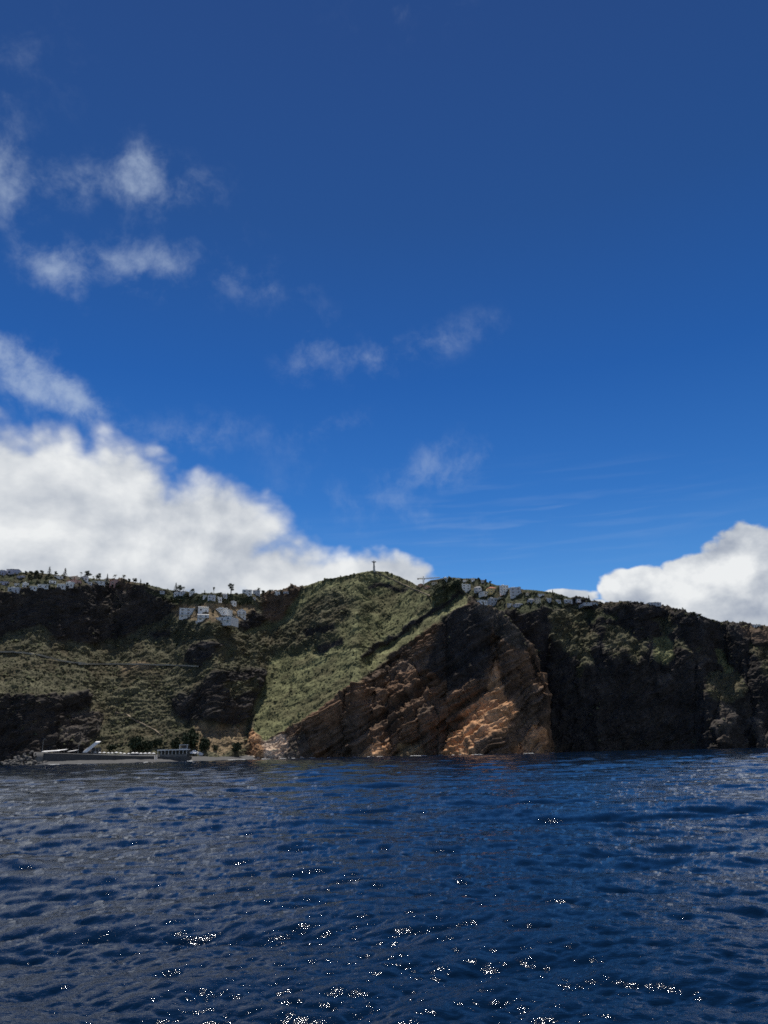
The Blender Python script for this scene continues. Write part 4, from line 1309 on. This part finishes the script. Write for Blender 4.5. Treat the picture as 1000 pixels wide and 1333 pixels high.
m.add(vs, fs); m.obj('wall', 'dark_concrete', e)  # shade on the wall face is put into a darker concrete colour
m = MB()
a = wp(53.5, 980, WY + 5); rr = 5.4
m.tube([(a.x - ox, a.y - oy, -3 - oz), (a.x - ox, a.y - oy, a.z - oz + .5)], [rr * 1.06, rr], 28); m.obj('round_end', 'concrete', e, True)  # light on the rounded end is put into a paler concrete colour
m = MB()
for i in range(n - 1):
    a, b = wp(*top[i], yb[i]), wp(*top[i + 1], yb[i + 1])
    m.tube([(a.x - ox, a.y - oy - .12, a.z - oz + .12), (b.x - ox, b.y - oy - .12, b.z - oz + .12)], [.3, .3], 4)
m.obj('coping', 'concrete', e)


def deck_z(x): 
    y = np.interp(x, [t[0] for t in top], [t[1] for t in top]); Y = np.interp(x, [t[0] for t in top], yb)
    return float(at(x, y, Y)[2]), float(Y)


def on_deck(x, back): 
    z, Y = deck_z(x); q = wp(x, 982, Y + back)
    return Vector((q.x, q.y, z))


# lamp posts
for x, hpx, lab in ((54.5, 17, 'tall thin lamp post at the rounded end of the sea wall'), (101.5, 14, 'thin lamp post on the sea wall left of the lean-to roof')):
    e = empty('lamp_post', on_deck(x, 6), 0, lab, 'lamp post', 'lamp posts on the sea wall')
    m = MB(); m.tube([(0, 0, -.5), (0, 0, hpx * U * .5), (0.15, 0, hpx * U)], [.16, .12, .08], 8); m.obj('pole', 'steel', e)
    m = MB(); m.tube([(0.15, 0, hpx * U - .1), (.9, 0, hpx * U + .15)], [.06, .06], 6); m.obj('arm', 'steel', e)
    m = MB(); m.box(.5, 1.7, -.28, .28, hpx * U - .02, hpx * U + .22); m.obj('lamp_head', 'steel', e)

# flat white awnings
for i, (x0, x1, z_, tz, lab) in enumerate(((56, 78, 1.5, .5, 'long low white awning nearest the rounded end of the sea wall'), (72, 86, 2.4, .6, 'white awning raised behind the others in the middle of the row'),
                                          (89, 100, 2.0, .9, 'tilted white awning at the right end of the awning row'))):
    a, b = on_deck(x0, 8 + i * 4), on_deck(x1, 8 + i * 4)
    w = (b - a).length
    e = empty('awning', (a + b) / 2, 0, lab, 'awning', 'white awnings on the sea wall')
    m = MB(); m.add([(-w / 2, -3, z_ - .2), (w / 2, -3, z_ + tz - .2), (w / 2, 3, z_ + tz + .5), (-w / 2, 3, z_ + .5), (-w / 2, -3, z_), (w / 2, -3, z_ + tz), (w / 2, 3, z_ + tz + .7), (-w / 2, 3, z_ + .7)],
                    [(3, 2, 1, 0), (4, 5, 6, 7), (0, 1, 5, 4), (1, 2, 6, 5), (2, 3, 7, 6), (3, 0, 4, 7)]); m.obj('canvas', 'canvas', e)
    for sx in (-1, 1):
        for sy in (-2.7, 2.7):
            m = MB(); m.tube([(sx * (w / 2 - .3), sy, -.5), (sx * (w / 2 - .3), sy, z_ + (tz if sx > 0 else 0))], [.07, .07], 6); m.obj('leg', 'steel', e)

# lean-to with the slanted white roof
b0 = on_deck(108, 12)
e = empty('lean_to_roof', b0, 0, 'large slanted white roof panel rising to the right on posts above the sea wall', 'roof')
X1 = 19 * U; Z0, Z1 = 1.8, 9.6
m = MB()
m.add([(0, -1, Z0), (3.6, -1, Z0), (X1, 1, Z1), (X1 - 3.8, 1, Z1), (0, 3, Z0 + 1.6), (3.6, 3, Z0 + 1.6), (X1, 5, Z1 + .8), (X1 - 3.8, 5, Z1 + .8),
       (0, -1, Z0 - .35), (3.6, -1, Z0 - .35), (X1, 1, Z1 - .35), (X1 - 3.8, 1, Z1 - .35)],
      [(0, 1, 2, 3), (8, 11, 10, 9), (0, 3, 7, 4), (1, 5, 6, 2), (4, 7, 6, 5), (0, 4, 5, 1), (2, 6, 7, 3), (0, 8, 9, 1), (1, 9, 10, 2), (2, 10, 11, 3), (3, 11, 8, 0)])
m.obj('roof_panel', 'canvas', e)
for x, z in ((.5, Z0), (3.2, Z0), (X1 - 3.2, Z1), (X1 - .5, Z1), (X1 * .5, (Z0 + Z1) / 2)):
    m = MB(); m.tube([(x, 2.2, -.5), (x, 2.2, z)], [.14, .14], 6); m.obj('post', 'steel', e)
m = MB(); m.box(X1 * .45, X1 + .4, 2.6, 5.5, -.4, 5.2); m.obj('back_wall', 'dark_concrete', e)

# parasols along the promenade
pm = MB(); pm.tube([(0, 0, -.4), (0, 0, 2.35)], [.05, .05], 6); pole_me = pm.mesh('pole', ['steel'])
cm = MB(); k = 10; vs = [(0, 0, 2.75)] + [(1.55 * math.cos(2 * math.pi * i / k), 1.55 * math.sin(2 * math.pi * i / k), 2.1) for i in range(k)] + [(1.55 * math.cos(2 * math.pi * i / k), 1.55 * math.sin(2 * math.pi * i / k), 1.85) for i in range(k)]
cm.add(vs, [(0, 1 + i, 1 + (i + 1) % k) for i in range(k)] + [(1 + i, 1 + k + i, 1 + k + (i + 1) % k, 1 + (i + 1) % k) for i in range(k)]); can_me = cm.mesh('canopy', ['canvas'])
xs_ = [124, 130, 135.5, 141, 146, 151.5, 157, 162, 167.5, 173, 178, 183.5, 189, 194.5, 200]
for i, x in enumerate(xs_):
    e = empty('parasol', on_deck(x, random.uniform(3, 14)), random.uniform(0, 1), 'white parasol on the promenade, %s from left in the row beside the beach bar' % ordinal(i), 'parasol', 'white parasols along the promenade')
    s = random.uniform(.85, 1.15)
    for nm, me in (('pole', pole_me), ('canopy', can_me)):
        o = link(nm, me, e); o.scale = (s, s, s * random.uniform(.95, 1.05))
# low white wall line in front of the parasols
e = empty('parapet', on_deck(122, 1.5), 0, 'low broken white parapet along the promenade below the parasols', 'wall')
o0 = e.location
for x0, x1 in ((121, 127), (128, 139), (140, 153), (154.5, 166), (168, 178), (180, 190), (191.5, 203)):
    a, b = on_deck(x0, 1.5) - o0, on_deck(x1, 1.5) - o0
    m = MB(); m.add([a + Vector((0, 0, -.3)), b + Vector((0, 0, -.3)), b + Vector((0, .5, -.3)), a + Vector((0, .5, -.3)), a + Vector((0, 0, .75)), b + Vector((0, 0, .75)), b + Vector((0, .5, .75)), a + Vector((0, .5, .75))],
                    [(3, 2, 1, 0), (4, 5, 6, 7), (0, 1, 5, 4), (1, 2, 6, 5), (2, 3, 7, 6), (3, 0, 4, 7)])
    m.obj('wall_segment', 'stone_white', e)

# beach bar
b0 = on_deck(205, 4)
e = empty('beach_bar', b0, R(-3), 'long open beach bar with flat white roof on posts and small box on top', 'bar')
Lb = 38 * U * 1.05
m = MB(); m.box(0, Lb, -1, 8, 4.7, 5.5); m.obj('roof', 'white_paint', e)
for i in range(9):
    m = MB(); xx = .4 + (Lb - .8) * i / 8; m.box(xx - .14, xx + .14, -.64, -.36, -.5, 4.7); m.obj('post', 'white_paint', e)
m = MB(); m.box(.3, Lb - .3, 5, 7.5, -.5, 4.69); m.obj('back_wall', 'dark_concrete', e)
m = MB(); m.box(.2, Lb - .2, -.65, .2, -.5, 1.3); m.obj('counter', 'concrete', e)
m = MB(); m.box(-.5, Lb + 1, -1.6, 8, -6, -.5); m.obj('plinth', 'dark_concrete', e)
f = MB(); xb = Lb - 7.2
f.box(xb, Lb - .2, 0, .35, 5.5, 5.9); f.box(xb, Lb - .2, 0, .35, 8.9, 9.3); f.box(xb, xb + .4, 0, .35, 5.9, 8.9); f.box(Lb - .6, Lb - .2, 0, .35, 5.9, 8.9); f.box(xb, Lb - .2, .35, 4, 9.0, 9.3)
f.box(xb + .4, Lb - .6, 3.4, 3.7, 5.5, 9.0, 1)
f.obj('roof_box', ['white_paint', 'dark_concrete'], e)
# stairs down to the beach left of the bar
p0 = on_deck(203, -1)
e = empty('stairs', p0, R(-70), 'pale concrete stairs from the promenade down to the beach beside the bar', 'stairs')
for i in range(10):
    m = MB(); m.box(i * .55, (i + 1) * .55 + .02, -1, 1, -i * .42 - .5, -i * .42 - .1); m.obj('step', 'stone_white', e)
for sy in (-1.15, 1.0):
    m = MB(); m.add([(0, sy, -.6), (5.5, sy, -4.8), (5.5, sy, -3.4), (0, sy, .8), (0, sy + .15, -.6), (5.5, sy + .15, -4.8), (5.5, sy + .15, -3.4), (0, sy + .15, .8)],
                    [(0, 1, 2, 3), (7, 6, 5, 4), (0, 4, 5, 1), (1, 5, 6, 2), (2, 6, 7, 3), (3, 7, 4, 0)]); m.obj('side_wall', 'stone_white', e)

# white canopies right of the bar, on the top of the beach
CAN = [(252, 979.5, 8, 3.6, -25, 'white pointed canopy directly right of the beach bar'), (259, 981.5, 9, 3.4, -12, 'white canopy sloping down in front of the pointed one'), (266, 979.8, 8, 3.2, 18, 'white pointed canopy in the middle of the canopy group'),
       (272, 982, 8, 2.8, -8, 'low white canopy in front of the middle one'), (280, 979.8, 7, 2.8, 12, 'white canopy third from the right end of the canopies'), (288, 980.8, 8, 2.4, -6, 'low wide white canopy second from the right end'), (297, 981.2, 7, 2.0, 5, 'smallest flat white canopy at the right end of the canopies')]
for x, y, wpx, hz_, yw, lab in CAN:
    Yc = float(np.interp(x, [250, 300], [722, 748])); q = wp(x, y + 3.0, Yc); u = Yc / FPX
    e = empty('canopy', q, R(yw), lab, 'canopy', 'white canopies right of the beach bar')
    w = wpx * u / 2 * 1.25; h = hz_ * u * 1.2
    m = MB(); m.add([(-w, -2, h * .55), (w, -2, h * .4), (w * .9, 2.6, h * .75), (-w * .9, 2.6, h * .95), (w * .1, .3, h * 1.35), (-w, -2, h * .35), (w, -2, h * .22), (w * .9, 2.6, h * .6), (-w * .9, 2.6, h * .8)],
                    [(0, 1, 4), (1, 2, 4), (2, 3, 4), (3, 0, 4), (0, 5, 6, 1), (1, 6, 7, 2), (2, 7, 8, 3), (3, 8, 5, 0)]); m.obj('canvas', 'canvas', e)
    for sx, sy, zz in ((-w * .95, -1.9, h * .5), (w * .95, -1.9, h * .36), (w * .85, 2.5, h * .7), (-w * .85, 2.5, h * .9)):
        m = MB(); m.tube([(sx, sy, -2.5), (sx, sy, zz)], [.07, .07], 5); m.obj('pole', 'steel', e)

# ------------------------------------------------------------------ boulders
_bm = []
for v_ in range(8):
    rg = np.random.default_rng(100 + v_)
    import bmesh
    bm = bmesh.new(); bmesh.ops.create_icosphere(bm, subdivisions=2, radius=1)
    ax = rg.normal(size=(7, 3)); ax /= np.linalg.norm(ax, axis=1, keepdims=True); dd = rg.uniform(.55, .85, 7)
    for vt in bm.verts:
        c = np.array(vt.co)
        for a_, d_ in zip(ax, dd):
            t = c @ a_
            if t > d_: c = c - a_ * (t - d_)
        vt.co = Vector(c * np.array([1, .85, .75]))
    me = bpy.data.meshes.new('boulder'); bm.to_mesh(me); bm.free(); me.materials.append(MATS['boulder_rock']); _bm.append(me)
_pale = []
for me in _bm[:4]:
    m2 = me.copy(); m2.materials.clear(); m2.materials.append(MATS['pale_rock']); _pale.append(m2)
cnt = 0
for i in range(78):
    x = 2 + 46 * random.random() ** 0.8 if i < 64 else random.uniform(47, 76)
    hmax = 4 + 14 * sst(np.array(x), 0, 44) if i < 64 else 3
    yy = random.uniform(0, 1)
    y = 996.0 - float(hmax) * yy * 0.95 if i < 64 else 994.5 - 2.0 * yy
    Y = 634 + 9 * yy if i < 64 else 631 + 3 * yy
    q = wp(x, y, Y)
    if q.z < 0.0: q.z = random.uniform(-.3, .5)
    o = link('boulder', _bm[i % 8]); o.location = q
    s = random.uniform(1.1, 2.1); o.scale = (s, s * random.uniform(.8, 1.2), s); o.rotation_euler = (random.uniform(-.5, .5), random.uniform(-.5, .5), random.uniform(0, 6.28))
    zone = 'in the surf along the foot of the sea wall' if i >= 64 else 'at the low left tail of the heap' if x < 17 else 'in the middle of the heap' if x < 33 else 'piled against the rounded end of the sea wall'
    prop(o, 'dark angular boulder ' + zone, 'boulder', 'dark boulders ' + zone)
RK = [(312, 3.0, 'dark'), (318, 2.6, 'dark'), (323, 3.4, 'pale'), (329, 3.8, 'pale'), (336, 3.2, 'pale'), (345, 2.7, 'pale'), (353, 3.3, 'pale'), (364, 2.4, 'pale'), (377, 2.8, 'dark'), (392, 2.4, 'pale')]
for i, (x, r_, kd) in enumerate(RK):
    Y = float(spline(np.array([float(x)]), TOE_A)[0]) - 5
    q = wp(x, 986, Y); q.z = r_ * .25
    o = link('sea_rock', (_pale if kd == 'pale' else _bm)[i % 4]); o.location = q; o.scale = (r_, r_ * .9, r_ * random.uniform(.8, 1.2)); o.rotation_euler = (random.uniform(-.4, .4), random.uniform(-.4, .4), random.uniform(0, 6))
    prop(o, '%s rock at the waterline, %s from left along the foot of the headland' % ('pale cream' if kd == 'pale' else 'dark grey', ordinal(i)), 'rock', 'rocks at the foot of the headland')
